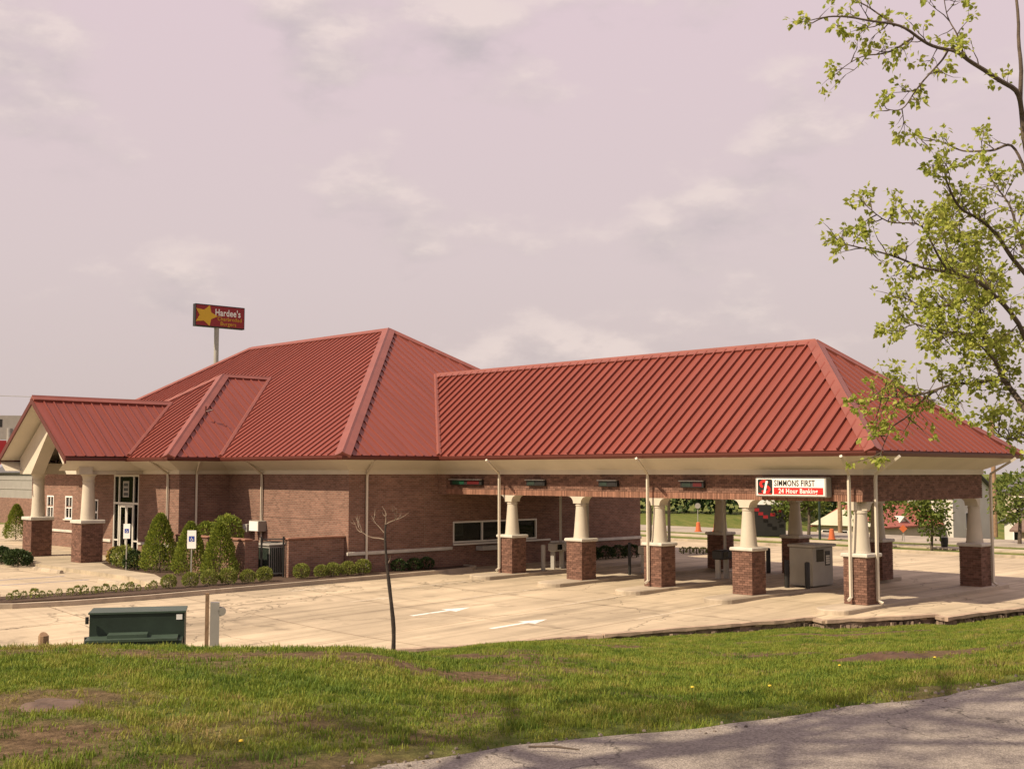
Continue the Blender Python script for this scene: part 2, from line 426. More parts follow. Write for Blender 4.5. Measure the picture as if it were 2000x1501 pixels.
    def build(s, name, m, parent=None, smooth=False, at=None):
        org = ORG.get(parent.name, (0, 0, 0)) if parent else (at or (0, 0, 0))
        ob = bpy.data.objects.new(name, s.mesh(name, MT[m] if isinstance(m, str) else m, org, smooth))
        COL.objects.link(ob)
        if parent: ob.parent = parent; ORG[ob.name] = org
        else: ob.location = org; ORG[ob.name] = tuple(org)
        return ob

def thing(name, label, cat, loc, group=None):
    ob = bpy.data.objects.new(name, None); COL.objects.link(ob)
    ob.empty_display_size = 0.2
    ob.location = loc; ORG[ob.name] = tuple(loc)
    return tag(ob, label, cat, group)
def tag(ob, label=None, cat=None, group=None, kind=None):
    if label: ob['label'] = label
    if cat: ob['category'] = cat
    if group: ob['group'] = group
    if kind: ob['kind'] = kind
    return ob
def struct(ob): ob['kind'] = 'structure'; return ob
def copy_tree(o, loc, label=None, rotz=None, scale=None):
    def rec(src, parent):
        c = src.copy(); COL.objects.link(c); c.parent = parent
        for ch in list(src.children): rec(ch, c)
        return c
    c = rec(o, None); c.location = loc; ORG[c.name] = tuple(loc)
    if rotz is not None: c.rotation_euler = (0, 0, rotz)
    if scale is not None: c.scale = (scale,) * 3 if not hasattr(scale, '__len__') else scale
    if label: c['label'] = label
    return c

def text_obj(body, size, m, parent, origin, ux, uz, depth=0.006, align='LEFT', sx=1.0, bold=0.0, shear=0.0, name='lettering', space=1.08):
    """lettering as a mesh lying in the plane ux (reading direction), uz (up)"""
    cu = bpy.data.curves.new('t', 'FONT'); cu.body = body; cu.size = size; cu.extrude = depth / 2
    cu.space_character = space; cu.align_x = align; cu.offset = bold; cu.shear = shear; cu.resolution_u = 3
    tmp = bpy.data.objects.new('t', cu); COL.objects.link(tmp)
    dg = bpy.context.evaluated_depsgraph_get()
    me = bpy.data.meshes.new_from_object(tmp.evaluated_get(dg))
    bpy.data.objects.remove(tmp); bpy.data.curves.remove(cu)
    ux, uz = Vector(ux).normalized(), Vector(uz).normalized(); un = ux.cross(uz)
    M = Matrix((ux, uz, un)).transposed().to_4x4()
    org = ORG[parent.name]
    me.transform(Matrix.Translation(Vector(origin) - Vector(org)) @ M @ Matrix.Diagonal((sx, 1, 1, 1)))
    me.materials.clear(); me.materials.append(MT[m])
    ob = bpy.data.objects.new(name, me); COL.objects.link(ob); ob.parent = parent; ORG[ob.name] = org
    return ob

# ------------------------------------------------------------------ terrain
CR = Vector((0.6947, 0.7193)); CF = Vector((-0.7193, 0.6947))     # horizontal right / ahead at the viewpoint
def sm(a, b, x):
    t = min(1.0, max(0.0, (x - a) / (b - a))); return t * t * (3 - 2 * t)
def zlot(x, y): return -0.03 * max(0.0, 0.6 - y) * sm(-22, -8, x)
EDGE = [(-60, -70), *[(19.248 + a * .6947 - d * .7193, -33.546 + a * .7193 + d * .6947) for a, d in ((-22, 31), (-14, 31), (-9, 31), (-6, 31), (-3.5, 31.1), (-1.1, 31.6))], (-2.99, -9.28), (-2.6, -9.0), (0.1, -2.9), (0.67, -3.23),
        (2.55, -0.3), (2.95, -0.62), (3.59, 3.22), (5.6, 12), (10, 24)]
def ad(x, y):
    dx, dy = x - CAMP.x, y - CAMP.y
    return dx * CR.x + dy * CR.y, dx * CF.x + dy * CF.y
def wpt(a, d): return CAMP.x + a * CR.x + d * CF.x, CAMP.y + a * CR.y + d * CF.y
_et = sorted((ad(x, y)[0] / ad(x, y)[1], ad(x, y)[1], zlot(x, y)) for x, y in EDGE)
ET, ED, EZ = [e[0] for e in _et], [e[1] for e in _et], [e[2] for e in _et]
D0T, D0D = [-0.6, -0.3, 0.0, 0.15, 0.43, 0.7], [3.6, 5.4, 7.5, 8.2, 9.95, 13.0]
LD = [0, 9, 11, 12.2, 14, 17, 20, 24, 28, 31]; LZ = [2.45, 2.45, 2.43, 2.335, 2.04, 1.46, 0.95, 0.33, -0.27, -0.72]
def bumps(x, y):
    return (mnoise.noise((x * 0.55, y * 0.55, 1.7)) * 0.055 + mnoise.noise((x * 1.6, y * 1.6, 4.2)) * 0.028)
def H(x, y):
    a, d = ad(x, y)
    if y > 25: return -0.05 - 0.13 * (1 - sm(25, 27, y)) - 3.0 * sm(42.8, 56, y) * sm(-46, -38, x)
    if d < 2: return 2.40
    t = max(-0.75, min(0.75, a / d))
    de, ze, d0 = np.interp(t, ET, ED), np.interp(t, ET, EZ) - 0.17 - 0.07 * sm(.1, .22, t), np.interp(t, D0T, D0D)
    q = (d - d0) / (de - d0)
    if q < 0: zr = 2.40
    elif q < 1: zr = 2.44 + (ze - 2.44) * q ** (1 + .38 * (1 - sm(-.03, .2, t)))
    else: zr = min(ze, zlot(x, y) - 0.17)
    zlft = np.interp(d, LD, LZ)
    if d > de: zlft = min(zlft, zlot(x, y) - 0.17)
    w = 1 - sm(-0.13, -0.03, t)
    z = zr * (1 - w) + zlft * w
    k = sm(0.0, 0.08, q) * (1 - sm(0.9, 1.0, q))
    return float(z + bumps(x, y) * k)

def axis(lo, hi, step, far):
    v = list(np.arange(lo, hi + 1e-6, step))
    s, x = step, hi
    while x < far: s *= 1.5; x += s; v.append(x)
    s, x = step, lo
    while x > -far: s *= 1.5; x -= s; v.insert(0, x)
    return v
gx, gy = axis(-16, 34, 0.28, 2500), axis(-44, 8, 0.28, 2500)
mb = MB()
mb.v = [(x, y, H(x, y)) for y in gy for x in gx]
nx = len(gx)
mb.f = [(j * nx + i, j * nx + i + 1, (j + 1) * nx + i + 1, (j + 1) * nx + i) for j in range(len(gy) - 1) for i in range(nx - 1)]
PATCH = ((-3.0, 7.5, 1.1, 0.8, .9), (-3.3, 8.7, .8, .6, .8), (-1.2, 7.0, 1.6, .35, .7), (1.2, 12.6, 2.6, .8, .75), (-1.5, 11.6, 1.2, .5, .7), (4.5, 14.6, 1.0, .8, 1.0), (-5.0, 11.9, 4.2, .45, .75), (3.2, 9.6, .9, .4, .5), (8, 24, 8, 1.5, .55))
def bare(x, y):
    a, d = ad(x, y)
    n_ = mnoise.noise((x * .45, y * .45, 2.0)) + .55 * mnoise.noise((x * 1.3, y * 1.3, 5.0))
    v = .9 * (1 - sm(-.42, .06, n_))
    for pa, pd, ra, rd, k in PATCH:
        q = math.hypot((a - pa) / ra, (d - pd) / rd) + .55 * mnoise.noise((x * 1.9, y * 1.9, 7.7))
        v = max(v, k * (1 - sm(.45, 1.15, q)))
    return v
gob = struct(mb.build('ground', 'ground', smooth=True))
ba_ = gob.data.attributes.new('bare', 'FLOAT', 'POINT')
ba_.data.foreach_set('value', [bare(x, y) if (ad(x, y)[1] > 0 and ad(x, y)[1] < 45) else 0.0 for x, y, z in mb.v])

def sheet(name, poly, zf, m, step=2.0, skirt=0.0, rim=None):
    """a flat polygon draped on a height function, with an optional turned-down edge"""
    bm = bmesh.new()
    f = bm.faces.new([bm.verts.new((x, y, 0)) for x, y in poly])
    if f.normal.z < 0: f.normal_flip()
    xs, ys = [p[0] for p in poly], [p[1] for p in poly]
    for ax, lo, hi in ((0, min(xs), max(xs)), (1, min(ys), max(ys))):
        k = math.floor(lo / step) * step + step
        while k < hi:
            co = Vector((0, 0, 0)); co[ax] = k + 0.0137; no = Vector((0, 0, 0)); no[ax] = 1
            bmesh.ops.bisect_plane(bm, geom=bm.verts[:] + bm.edges[:] + bm.faces[:], plane_co=co, plane_no=no)
            k += step
    bmesh.ops.recalc_face_normals(bm, faces=bm.faces[:])
    if sum(fc.normal.z for fc in bm.faces) < 0: bmesh.ops.reverse_faces(bm, faces=bm.faces[:])
    for v in bm.verts: v.co.z = zf(v.co.x, v.co.y)
    if skirt:
        be = [e for e in bm.edges if e.is_boundary]
        r = bmesh.ops.extrude_edge_only(bm, edges=be)
        for v in r['geom']:
            if isinstance(v, bmesh.types.BMVert): v.co.z -= skirt
    me = bpy.data.meshes.new(name); bm.to_mesh(me); bm.free(); me.materials.append(MT[m])
    ob = bpy.data.objects.new(name, me); COL.objects.link(ob); ORG[ob.name] = (0, 0, 0)
    return ob

lotpoly = EDGE[:-1] + [(10, 24), (-78, 24), (-78, -70)]
lot = struct(sheet('parking_lot', lotpoly, zlot, 'lot', 2.0, 0.10))
# broken concrete lip along the near edge of the lot, rubble showing underneath
lip, rub = MB(), MB()
rl = random.Random(31)
for i in range(5, len(EDGE) - 2):
    p0, p1 = Vector(EDGE[i]), Vector(EDGE[i + 1]); L_ = (p1 - p0).length
    d = (p1 - p0).normalized(); nr_ = Vector((d.y, -d.x)); n_ = max(1, int(L_ / 0.35)); hz = (.05 if i in (8, 10) else .02)
    cuts = [p0.lerp(p1, k / n_) + nr_ * (.10 + rl.uniform(-.035, .035)) for k in range(n_ + 1)]
    inn = [p0.lerp(p1, k / n_) - nr_ * .10 for k in range(n_ + 1)]
    dz = [rl.uniform(-.012, .008) for _ in cuts]; th = [rl.uniform(.07, .11) for _ in cuts]
    for k in range(n_):
        a, b, c, e2 = inn[k], cuts[k], cuts[k + 1], inn[k + 1]
        z = [zlot(*v) + hz for v in (a, b, c, e2)]
        lip.hexa([(*a, z[0] - .12), (*b, z[1] - th[k]), (*c, z[2] - th[k + 1]), (*e2, z[3] - .12), (*a, z[0]), (*b, z[1] + dz[k]), (*c, z[2] + dz[k + 1]), (*e2, z[3])])
    bk = [p0.lerp(p1, k / n_) + nr_ * (.02 + rl.uniform(-.03, .03)) for k in range(n_ + 1)]
    for k in range(n_):
        rub.face([(*bk[k], zlot(*bk[k]) - .62), (*bk[k + 1], zlot(*bk[k + 1]) - .62), (*bk[k + 1], zlot(*bk[k + 1]) - .05), (*bk[k], zlot(*bk[k]) - .05)])
    for k in range(int(L_ / .10)):
        c = p0.lerp(p1, rl.random()) + nr_ * rl.uniform(-.02, .07); w_, h_ = rl.uniform(.05, .13), rl.uniform(.05, .15)
        q_ = rl.uniform(0, 3); ux_, uy_ = Vector((math.cos(q_), math.sin(q_), 0)), Vector((-math.sin(q_), math.cos(q_), 0))
        o_ = Vector((c.x, c.y, zlot(*c) - .34)) - ux_ * w_ / 2 - uy_ * w_ / 2
        rub.hexa([o_, o_ + ux_ * w_, o_ + (ux_ + uy_) * w_, o_ + uy_ * w_] + [v + Vector((rl.uniform(-.02, .02), rl.uniform(-.02, .02), .10 + h_)) for v in (o_, o_ + ux_ * w_, o_ + (ux_ + uy_) * w_, o_ + uy_ * w_)])
tag(lip.build('edge_lip', 'rim', lot), kind='stuff')
MT['rubble'] = mat("rubble", (0.17, 0.125, 0.09), .95, .4, 6, .8, 30, island=.5)
tag(rub.build('edge_rubble', 'rubble', lot), kind='stuff')

# foreground road
roadedge = [(-12, 1.2), (-6, 4.0), (-3.2, 5.45), (-1.0, 6.75), (0, 7.35), (1.18, 7.9), (1.75, 8.2), (2.84, 8.85), (4.15, 9.7), (7, 11.8), (12, 15.5), (22, 23)]
fine = []
for (a0, d0), (a1, d1) in zip(roadedge, roadedge[1:]):
    n = max(2, int(math.hypot(a1 - a0, d1 - d0) / 0.22))
    for i in range(n):
        a, d = a0 + (a1 - a0) * i / n, d0 + (d1 - d0) * i / n
        j = mnoise.noise((a * 1.4, d * 1.4, 9.0)) * 0.16 + mnoise.noise((a * 5, d * 5, 3.0)) * 0.07
        fine.append(wpt(a + j * 0.5, d - abs(j) * 0.9 + 0.08))
roadpoly = fine + [wpt(30, 20), wpt(22, 8), wpt(8, 0), wpt(0, -6), wpt(-12, -10)]
struct(sheet('road', roadpoly, lambda x, y: 2.445 + 0.012 * mnoise.noise((x * .8, y * .8, 0)), 'asphalt', 1.0, 0.12))

gv = MB(); rg = random.Random(77)
for i in range(1500):
    k = rg.randrange(len(fine)); x, y = fine[k]
    a, d = ad(x, y); a += rg.uniform(-.15, .15); d += rg.gauss(-.03, .07)
    if d < 5 or abs(a / d) > .5: continue
    x, y = wpt(a, d); z = max(H(x, y), 2.44) - .003; w_ = rg.uniform(.005, .018); q_ = rg.uniform(0, 3); c_, s_ = math.cos(q_) * w_, math.sin(q_) * w_; h_ = w_ * rg.uniform(.6, 1.2)
    gv.hexa([(x + c_, y + s_, z), (x - s_, y + c_, z), (x - c_, y - s_, z), (x + s_, y - c_, z), (x + c_ * .6, y + s_ * .6, z + h_), (x - s_ * .7, y + c_ * .7, z + h_ * .8), (x - c_ * .5, y - s_ * .5, z + h_), (x + s_ * .6, y - c_ * .6, z + h_ * .9)])
MT['gravel'] = mat("gravel", (0.19, 0.155, 0.125), .9, .3, 20, island=.5)
tag(gv.build('gravel', 'gravel'), 'loose gravel along the crumbling road edge', 'gravel', None, 'stuff')

# far side: verge, pavement, street, far grass
struct(sheet('pavement', [(-80, 29.6), (70, 27.4), (70, 29.2), (-80, 31.6)], lambda x, y: 0.02, 'walk', 8.0, 0.2))
struct(sheet('street', [(-260, 35.5), (160, 31.4), (160, 38.0), (-260, 42.5)], lambda x, y: -0.01, 'street', 20.0, 0.1))
mb = MB()
for (x0, y0, x1, y1) in ((-80, 24.06, 10, 24.06),):
    mb.box(x0, x1, y0 - 0.02, y0 + 0.22, -0.3, 0.14)
struct(mb.build('far_kerb', 'kerb'))
struct(sheet('side_street', [(3.8, 24.3), (12, 24.3), (16, 31.2), (9.5, 31.4)], lambda x, y: -0.004, 'street', 4.0))

# ------------------------------------------------------------------ kerbs, bed, walk
def offset_poly(pts, w):
    out = []
    for i, p in enumerate(pts):
        p = Vector(p); d1 = (p - Vector(pts[i - 1])).normalized() if i > 0 else None
        d2 = (Vector(pts[i + 1]) - p).normalized() if i < len(pts) - 1 else None
        d = (d1 + d2).normalized() if d1 and d2 else (d1 or d2)
        n = Vector((d.y, -d.x)); c = n.dot(Vector((d2.y, -d2.x))) if d2 else 1
        out.append(tuple(p + n * w / max(0.5, c)))
    return out
def strip(mb, pts, w, z0, z1, zf=None):
    o = offset_poly(pts, w)
    for i in range(len(pts) - 1):
        a, b, c, d = pts[i], pts[i + 1], o[i + 1], o[i]
        q = [a, d, c, b]
        za = [zf(*p) if zf else 0 for p in q]
        mb.hexa([(*p, z0 + k) for p, k in zip(q, za)] + [(*p, z1 + k) for p, k in zip(q, za)])
kerbline = [(-20.6, -21.0), (-19.3, -19.9), (-18.55, -18.6), (-18.2, -16.9), (-18.05, -14.4), (-18.15, -10.0), (-18.3, -3.8), (-18.35, -0.7), (-18.5, 0.4), (-18.95, 1.0), (-19.75, 1.2)]
mb = MB(); strip(mb, kerbline, 0.17, -0.3, 0.15, zlot)
struct(mb.build('kerb', 'kerb'))
bedpoly = kerbline + [(-19.75, -4.8), (-28.8, -4.8), (-28.8, -7.3), (-31.7, -7.3), (-31.7, -9.5), (-28.4, -10.55), (-24.4, -10.7), (-20.6, -11.9), (-20.2, -13.5), (-20.25, -17.5), (-20.9, -20.0)]
struct(sheet('planting_bed', bedpoly, lambda x, y: 0.10 + 0.02 * mnoise.noise((x, y, 0)), 'mulch', 1.0, 0.2))
walkpoly = [(-20.75, -12.1), (-24.4, -10.8), (-28.4, -10.65), (-31.6, -9.6), (-31.6, -7.35), (-52, -7.35), (-52, -11.9), (-33.5, -11.9), (-24.0, -12.0), (-21.2, -12.7)]
struct(sheet('walkway', walkpoly, lambda x, y: 0.145, 'walk', 2.0, 0.3))

# ------------------------------------------------------------------ BANK BUILDING
bank = thing('bank_building', 'single storey brick bank with red standing seam roofs and drive-through canopy', 'bank', (-20, 4, 0))
S = 0.785; V = 7.75; OV = 1.164; ZE = 4.755; ZB = 3.2; ZF = 4.03; BW = 0.22
XW, YF, YB = -19.79, -4.89, 13.14; ZM = 11.31; XL = -41.82; XLW = -50.84
COLX = [-15.46, -11.71, -7.93, -4.14, 0.0]; BACKX = [-15.0, -10.95, -7.32, -3.75, 0.0]

def wall_x(mb, x, xin, y0, y1, z0, z1, holes):   # outer face at x, inner at xin
    ys = sorted({y0, y1, *[h[0] for h in holes], *[h[1] for h in holes]}); zs = sorted({z0, z1, *[h[2] for h in holes], *[h[3] for h in holes]})
    for a, b in zip(ys, ys[1:]):
        for c, d in zip(zs, zs[1:]):
            if any(h[0] <= (a + b) / 2 <= h[1] and h[2] <= (c + d) / 2 <= h[3] for h in holes): continue
            mb.box(min(x, xin), max(x, xin), a, b, c, d)
def wall_y(mb, y, yin, x0, x1, z0, z1, holes):
    xs = sorted({x0, x1, *[h[0] for h in holes], *[h[1] for h in holes]}); zs = sorted({z0, z1, *[h[2] for h in holes], *[h[3] for h in holes]})
    for a, b in zip(xs, xs[1:]):
        for c, d in zip(zs, zs[1:]):
            if any(h[0] <= (a + b) / 2 <= h[1] and h[2] <= (c + d) / 2 <= h[3] for h in holes): continue
            mb.box(a, b, min(y, yin), max(y, yin), c, d)
TW = [(0.63, 5.73, 1.08, 2.0)]
DOORX = (-35.15, -32.6)
WINS = [(-48.65, -47.75), (-46.2, -45.3)]
mb = MB(); wall_x(mb, XW, XW - 0.3, YF, YB, 0.0, 4.1, TW); w1 = mb.build('wall', 'brick', bank); w1['label'] = 'shaded end brick wall with teller windows'
mb = MB()
wall_y(mb, YF, YF + 0.3, -28.85, XW - 0.3, 0.0, 4.1, [])
w2 = mb.build('wall', 'brick', bank); w2['label'] = 'sunlit front brick wall beside the equipment enclosure'
mb = MB(); wall_y(mb, YF, YF + 0.3, XLW, -38.95, 0.0, 4.1, [(a, b, 1.55, 2.8) for a, b in WINS]); mb.build('wall', 'brick', bank)
mb = MB(); wall_y(mb, -7.4, -7.1, -38.95, -28.85, 0.0, 4.1, [(*DOORX, 0.0, 4.0), (-37.65, -36.75, 1.55, 2.8)]); mb.build('wall', 'brick', bank)['label'] = 'entrance wall behind the porch'
for x0 in (-29.15, -38.95): mb = MB(); mb.box(x0, x0 + .3, -7.099, YF, 0, 4.1); mb.build('wall', 'brick', bank)
for b_ in ((XLW, XLW + 0.3, YF + 0.3, YB, 0, 4.1), (XLW + 0.3, XW - 0.3, YB - 0.3, YB, 0, 4.1)): mb = MB(); mb.box(*b_); mb.build('wall', 'brick', bank)
# projecting brick course, control joint and stone sill band
for b_ in ((-28.8, XW + 0.012, YF - 0.014, YF, 2.19, 2.255), (XW, XW + 0.012, YF, YB, 2.19, 2.255), (XLW, -39, YF - .014, YF, 2.19, 2.255), (-28.85, -28.836, -7.38, YF - .02, 2.19, 2.255)):
    mb = MB(); mb.box(*b_); mb.build('brick_course', 'brick', bank)
for b_ in ((XW, XW + 0.07, YF - 0.08, 0.55), (XW, XW + 0.07, 6.6, YB), (XLW, -39.0, YF - 0.07, YF), (-38.95, DOORX[0] - 0.1, -7.47, -7.4), (DOORX[1] + 0.1, -28.85, -7.47, -7.4)):
    mb = MB(); mb.bevbox(*b_, 0.80, 0.94, 0.015); mb.build('sill_band', 'cap', bank)
mb = MB(); mb.box(XW, XW + 0.006, -0.95, -0.93, 0.95, 4.0); mb.build('control_joint', 'mortar', bank)
# floor slab & interior
mb = MB(); mb.box(XLW + .3, XW - .3, YF + .3, YB - .3, 0.0, 0.12); mb.box(-38.6, -29.2, -7.1, YF + .25, 0.0, 0.125); mb.build('floor', 'walk', bank)
mb = MB(); mb.box(XW - 4.0, XW - 3.9, YF + .31, YB - .31, 0.12, 3.6); mb.build('partition', 'darkroom', bank)
mb = MB(); mb.box(-38.6, -29.2, -4.0, -3.9, 0.13, 3.9); mb.build('partition', 'darkroom', bank)
mb = MB(); mb.box(XLW + .4, -39.0, -1.0, -.9, 0.13, 3.6); mb.build('partition', 'darkroom', bank)
mb = MB(); mb.box(XLW + .3, XW - .31, YF + .31, YB - .31, 3.62, 3.7); mb.build('ceiling', 'ceiling', bank)

# teller window: frame, mullions, panes, ledge, drawer
def window_x(x, y0, y1, z0, z1, nm, fw=0.07, depth=0.12, frame='alu'):
    w = MB(); xi = x - 0.10
    w.box(xi, x + 0.02, y0, y1, z0, z0 + fw); w.box(xi, x + 0.02, y0, y1, z1 - fw, z1)
    ys = [y0 + (y1 - y0 - fw) * i / nm for i in range(nm + 1)]
    for y in ys: w.box(xi, x + 0.02, y, y + fw, z0 + fw, z1 - fw)
    win = w.build('window', frame, bank)
    for a, b in zip(ys, ys[1:]):
        g = MB(); g.box(xi + 0.03, xi + 0.04, a + fw, b, z0 + fw, z1 - fw); g.build('pane', 'clear', win)
    return win
tw = window_x(XW, *TW[0], 3)
tw['label'] = 'three pane teller window'
for y_, w_, m_ in ((1.75, .5, 'cream'), (4.9, .35, 'cream'), (3.2, .9, 'dkred')):  # cream panels added inside stand in for pale reflections in the glass
    mb = MB(); mb.box(XW - (1.2 if m_ == 'cream' else .6), XW - (1.15 if m_ == 'cream' else .45), y_, y_ + w_, 1.12 if m_ == 'dkred' else 1.3, 1.22 if m_ == 'dkred' else 2.4); mb.build('reflection_panel' if m_ == 'cream' else 'counter', m_, tw)
mb = MB(); mb.bevbox(XW + .08, XW + 0.5, 1.9, 3.2, 0.72, 0.92, 0.02); mb.build('deal_drawer', 'grey', tw)
mb = MB(); mb.bevbox(XW + .08, XW + .16, 0.56, 6.5, 0.98, 1.06, 0.01); mb.build('sill', 'alu', tw)
def window_y(y, x0, x1, z0, z1):
    w = MB(); yi = y + 0.10; f = 0.07
    w.box(x0, x1, y - .02, yi, z0, z0 + f); w.box(x0, x1, y - .02, yi, z1 - f, z1)
    w.box(x0, x0 + f, y - .02, yi, z0 + f, z1 - f); w.box(x1 - f, x1, y - .02, yi, z0 + f, z1 - f)
    xm = (x0 + x1) / 2; w.box(xm - .03, xm + .03, y - .0, yi, z0 + f, z1 - f)
    zm = (z0 + z1) / 2; w.box(x0 + f, xm - .03, y - .0, yi, zm - .045, zm + .045); w.box(xm + .03, x1 - f, y - .0, yi, zm - .045, zm + .045)
    win = w.build('window', 'white', bank)
    for a, b in ((x0 + f, xm - .03), (xm + .03, x1 - f)):
        for c, d in ((z0 + f, zm - .045), (zm + .045, z1 - f)):
            g = MB(); g.box(a, b, yi - .04, yi - .03, c, d); g.build('pane', 'clear', win)
    s = MB(); s.bevbox(x0 - .08, x1 + .08, y - .1, y + .02, z0 - .09, z0 - .004, .012); s.build('sill', 'cap', win)
for a, b in WINS: window_y(YF, a, b, 1.55, 2.8)
window_y(-7.4, -37.65, -36.75, 1.55, 2.8)
# entrance: double doors, sidelights, transom
yd = -7.33; dx0, dx1 = DOORX
fr = MB(); fw = .09
for x in (dx0, dx0 + .5, dx1 - .5 - fw, dx1 - fw): fr.box(x, x + fw, yd - .06, yd + .06, .14, 4.0)
for z in (2.62, 3.91): fr.box(dx0 + .003, dx1 - .003, yd - .065, yd + .055, z, z + .09)
fr.box(dx0 + fw, dx0 + .5, yd - .05, yd + .05, .14, .3); fr.box(dx1 - .5, dx1 - fw, yd - .05, yd + .05, .14, .3)
fr.box(dx0 + fw, dx0 + .5, yd - .05, yd + .05, .9, .97); fr.box(dx1 - .5, dx1 - fw, yd - .05, yd + .05, .9, .97)
door = fr.build('door', 'alu', bank); door['label'] = 'glazed double entrance doors with sidelights and tall transom'
xm = (dx0 + dx1) / 2
for a, b in ((dx0 + .5 + fw + .01, xm - .01), (xm + .01, dx1 - .5 - fw - .01)):
    l = MB(); l.box(a, a + .1, yd - .03, yd + .03, .15, 2.6); l.box(b - .1, b, yd - .03, yd + .03, .15, 2.6)
    l.box(a + .1, b - .1, yd - .03, yd + .03, .15, .5); l.box(a + .1, b - .1, yd - .03, yd + .03, 2.48, 2.6)
    l.build('door_leaf', 'alu', door)
    g = MB(); g.box(a + .1, b - .1, yd - .006, yd + .006, .5, 2.48); g.build('pane', 'clear', door)
    h = MB(); hx = b - .06 if b < xm else a + .06; h.tube([(hx, yd - .09, 1.0), (hx, yd - .09, 1.5)], .02, 8); h.tube([(hx, yd - .09, 1.05), (hx, yd, 1.05)], .012, 6); h.tube([(hx, yd - .09, 1.45), (hx, yd, 1.45)], .012, 6); h.build('door_handle', 'grey', door)
for a, b, c, d in ((dx0 + fw, dx0 + .5, .3, .9), (dx0 + fw, dx0 + .5, .97, 2.62), (dx1 - .5, dx1 - fw, .3, .9), (dx1 - .5, dx1 - fw, .97, 2.62), (dx0 + fw, dx0 + .5, 2.71, 3.91), (dx1 - .5, dx1 - fw, 2.71, 3.91), (dx0 + .5 + fw, dx1 - .5 - fw, 2.71, 3.91)):
    g = MB(); g.box(a, b, yd - .005, yd + .005, c, d); g.build('pane', 'clear', door)
g = MB(); zx = xm - .12
g.box(zx - .3, zx + .3, yd - .016, yd - .008, 2.95, 3.7)
g.build('window_emblem', 'grey', door)
g = MB()
for i in range(3): g.box(zx - .22, zx + .22, yd - .021, yd - .017, 3.02 + i * .22, 3.16 + i * .22)
g.build('emblem_stripe', 'black', door)

# ------------------------------------------------------------------ columns
def bricks_face(mb, o, u, n, L, courses, z0, rh=0.0762, bl=0.196, start=0, dep=0.02):
    """running bond of separate bricks on a vertical face: corner o, along u, outward n"""
    o, u, n = Vector(o), Vector(u), Vector(n)
    for c in range(courses):
        z = z0 + c * rh; off = (bl + 0.0) * 0.5 if (c + start) % 2 else 0.0
        x = -off
        while x < L - 0.012:
            a, b = max(0, x + 0.005), min(L, x + bl - 0.005)
            if b - a > 0.02:
                j = random.uniform(-0.003, 0.003)
                p = o + u * a - n * 0.012; p.z = z + 0.005
                mb.obox(p, u, -n if False else n, Vector((0, 0, 1)), b - a, dep + 0.012 + j, rh - 0.010) if u.cross(n).z > 0 else mb.obox(p + u * (b - a), -u, n, Vector((0, 0, 1)), b - a, dep + 0.012 + j, rh - 0.010)
            x += bl
def make_column(name_i, cx, cy, zb, zp, s, zt, r0, r1, brack, capt=0.12, label=None, beamw=BW, flare=0.26, roundcap=False):
    h = s / 2
    sh = MB()
    z0, z1 = zp + capt, zt - 0.36
    prof = [(r0 * 1.03, z0), (r0 * 1.03, z0 + 0.03)]
    for i in range(9):
        t = i / 8; prof.append((r0 + (r1 - r0) * (t ** 0.9), z0 + 0.035 + (z1 - z0 - 0.035) * t))
    sh.lathe([(r, z) for r, z in prof], (cx, cy, 0))
    col = sh.build('column', 'cream', bank, smooth=True)
    if label: col['label'] = label
    ct = MB()
    ct.lathe([(r1 * 1.0, z1), (r1 * 1.10, z1 + .01), (r1 * 1.10, z1 + 0.05), (r1 * 1.02, z1 + .06), (r1 * 1.02, z1 + .10)], (cx, cy, 0))
    bw = beamw + 0.015
    # flared bracket carrying the beam, spread along it
    if roundcap: ct.lathe([(r1 * 1.02, z1 + .1)] + [(r1 * 1.02 + flare * (1 - math.cos(math.pi / 2 * i / 6)), z1 + .1 + (zt - z1 - .1) * math.sin(math.pi / 2 * i / 6)) for i in range(7)], (cx, cy, 0))
    for d in brack:
        d = Vector((*d, 0)); w = Vector((-d.y, d.x, 0)); c = Vector((cx, cy, 0))
        pts = [c + Vector((0, 0, z1 + .1)), c + d * (r1 * .98) + Vector((0, 0, z1 + .1))]
        for i in range(7):
            q = math.pi / 2 * i / 6
            pts.append(c + d * (r1 * .98 + flare * (1 - math.cos(q))) + Vector((0, 0, z1 + .1 + (zt - z1 - .1) * math.sin(q))))
        pts.append(c + Vector((0, 0, zt)))
        pts = [p - w * bw for p in pts]
        ct.extrude(pts, w * 2 * bw)
    ct.build('capital', 'cream', col, smooth=True)
    cp = MB(); cp.bevbox(cx - h - .06, cx + h + .06, cy - h - .06, cy + h + .06, zp, zp + capt, 0.025); cp.build('cap', 'cap', col)
    co = MB(); co.box(cx - h + .02, cx + h - .02, cy - h + .02, cy + h - .02, zb, zp); co.build('pedestal', 'mortar', col)
    br = MB(); nco = int((zp - zb) / 0.0762 + .5); rh = (zp - zb) / nco; bl = s / round(s / 0.2)
    i = h - .02
    for k, (o, u, n) in enumerate((((cx - h, cy - i, 0), (1, 0, 0), (0, -1, 0)), ((cx + i, cy - h, 0), (0, 1, 0), (1, 0, 0)), ((cx - h, cy + i, 0), (1, 0, 0), (0, 1, 0)), ((cx - i, cy - h, 0), (0, 1, 0), (-1, 0, 0)))):
        bricks_face(br, o, u, n, s, nco, zb, rh, bl, k % 2)
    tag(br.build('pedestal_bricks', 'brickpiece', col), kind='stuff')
    return col
labs = ['canopy column nearest the teller window', 'second canopy column from the teller window', 'middle canopy column of the front row', 'canopy column below the bank sign', 'corner canopy column between two downspouts']
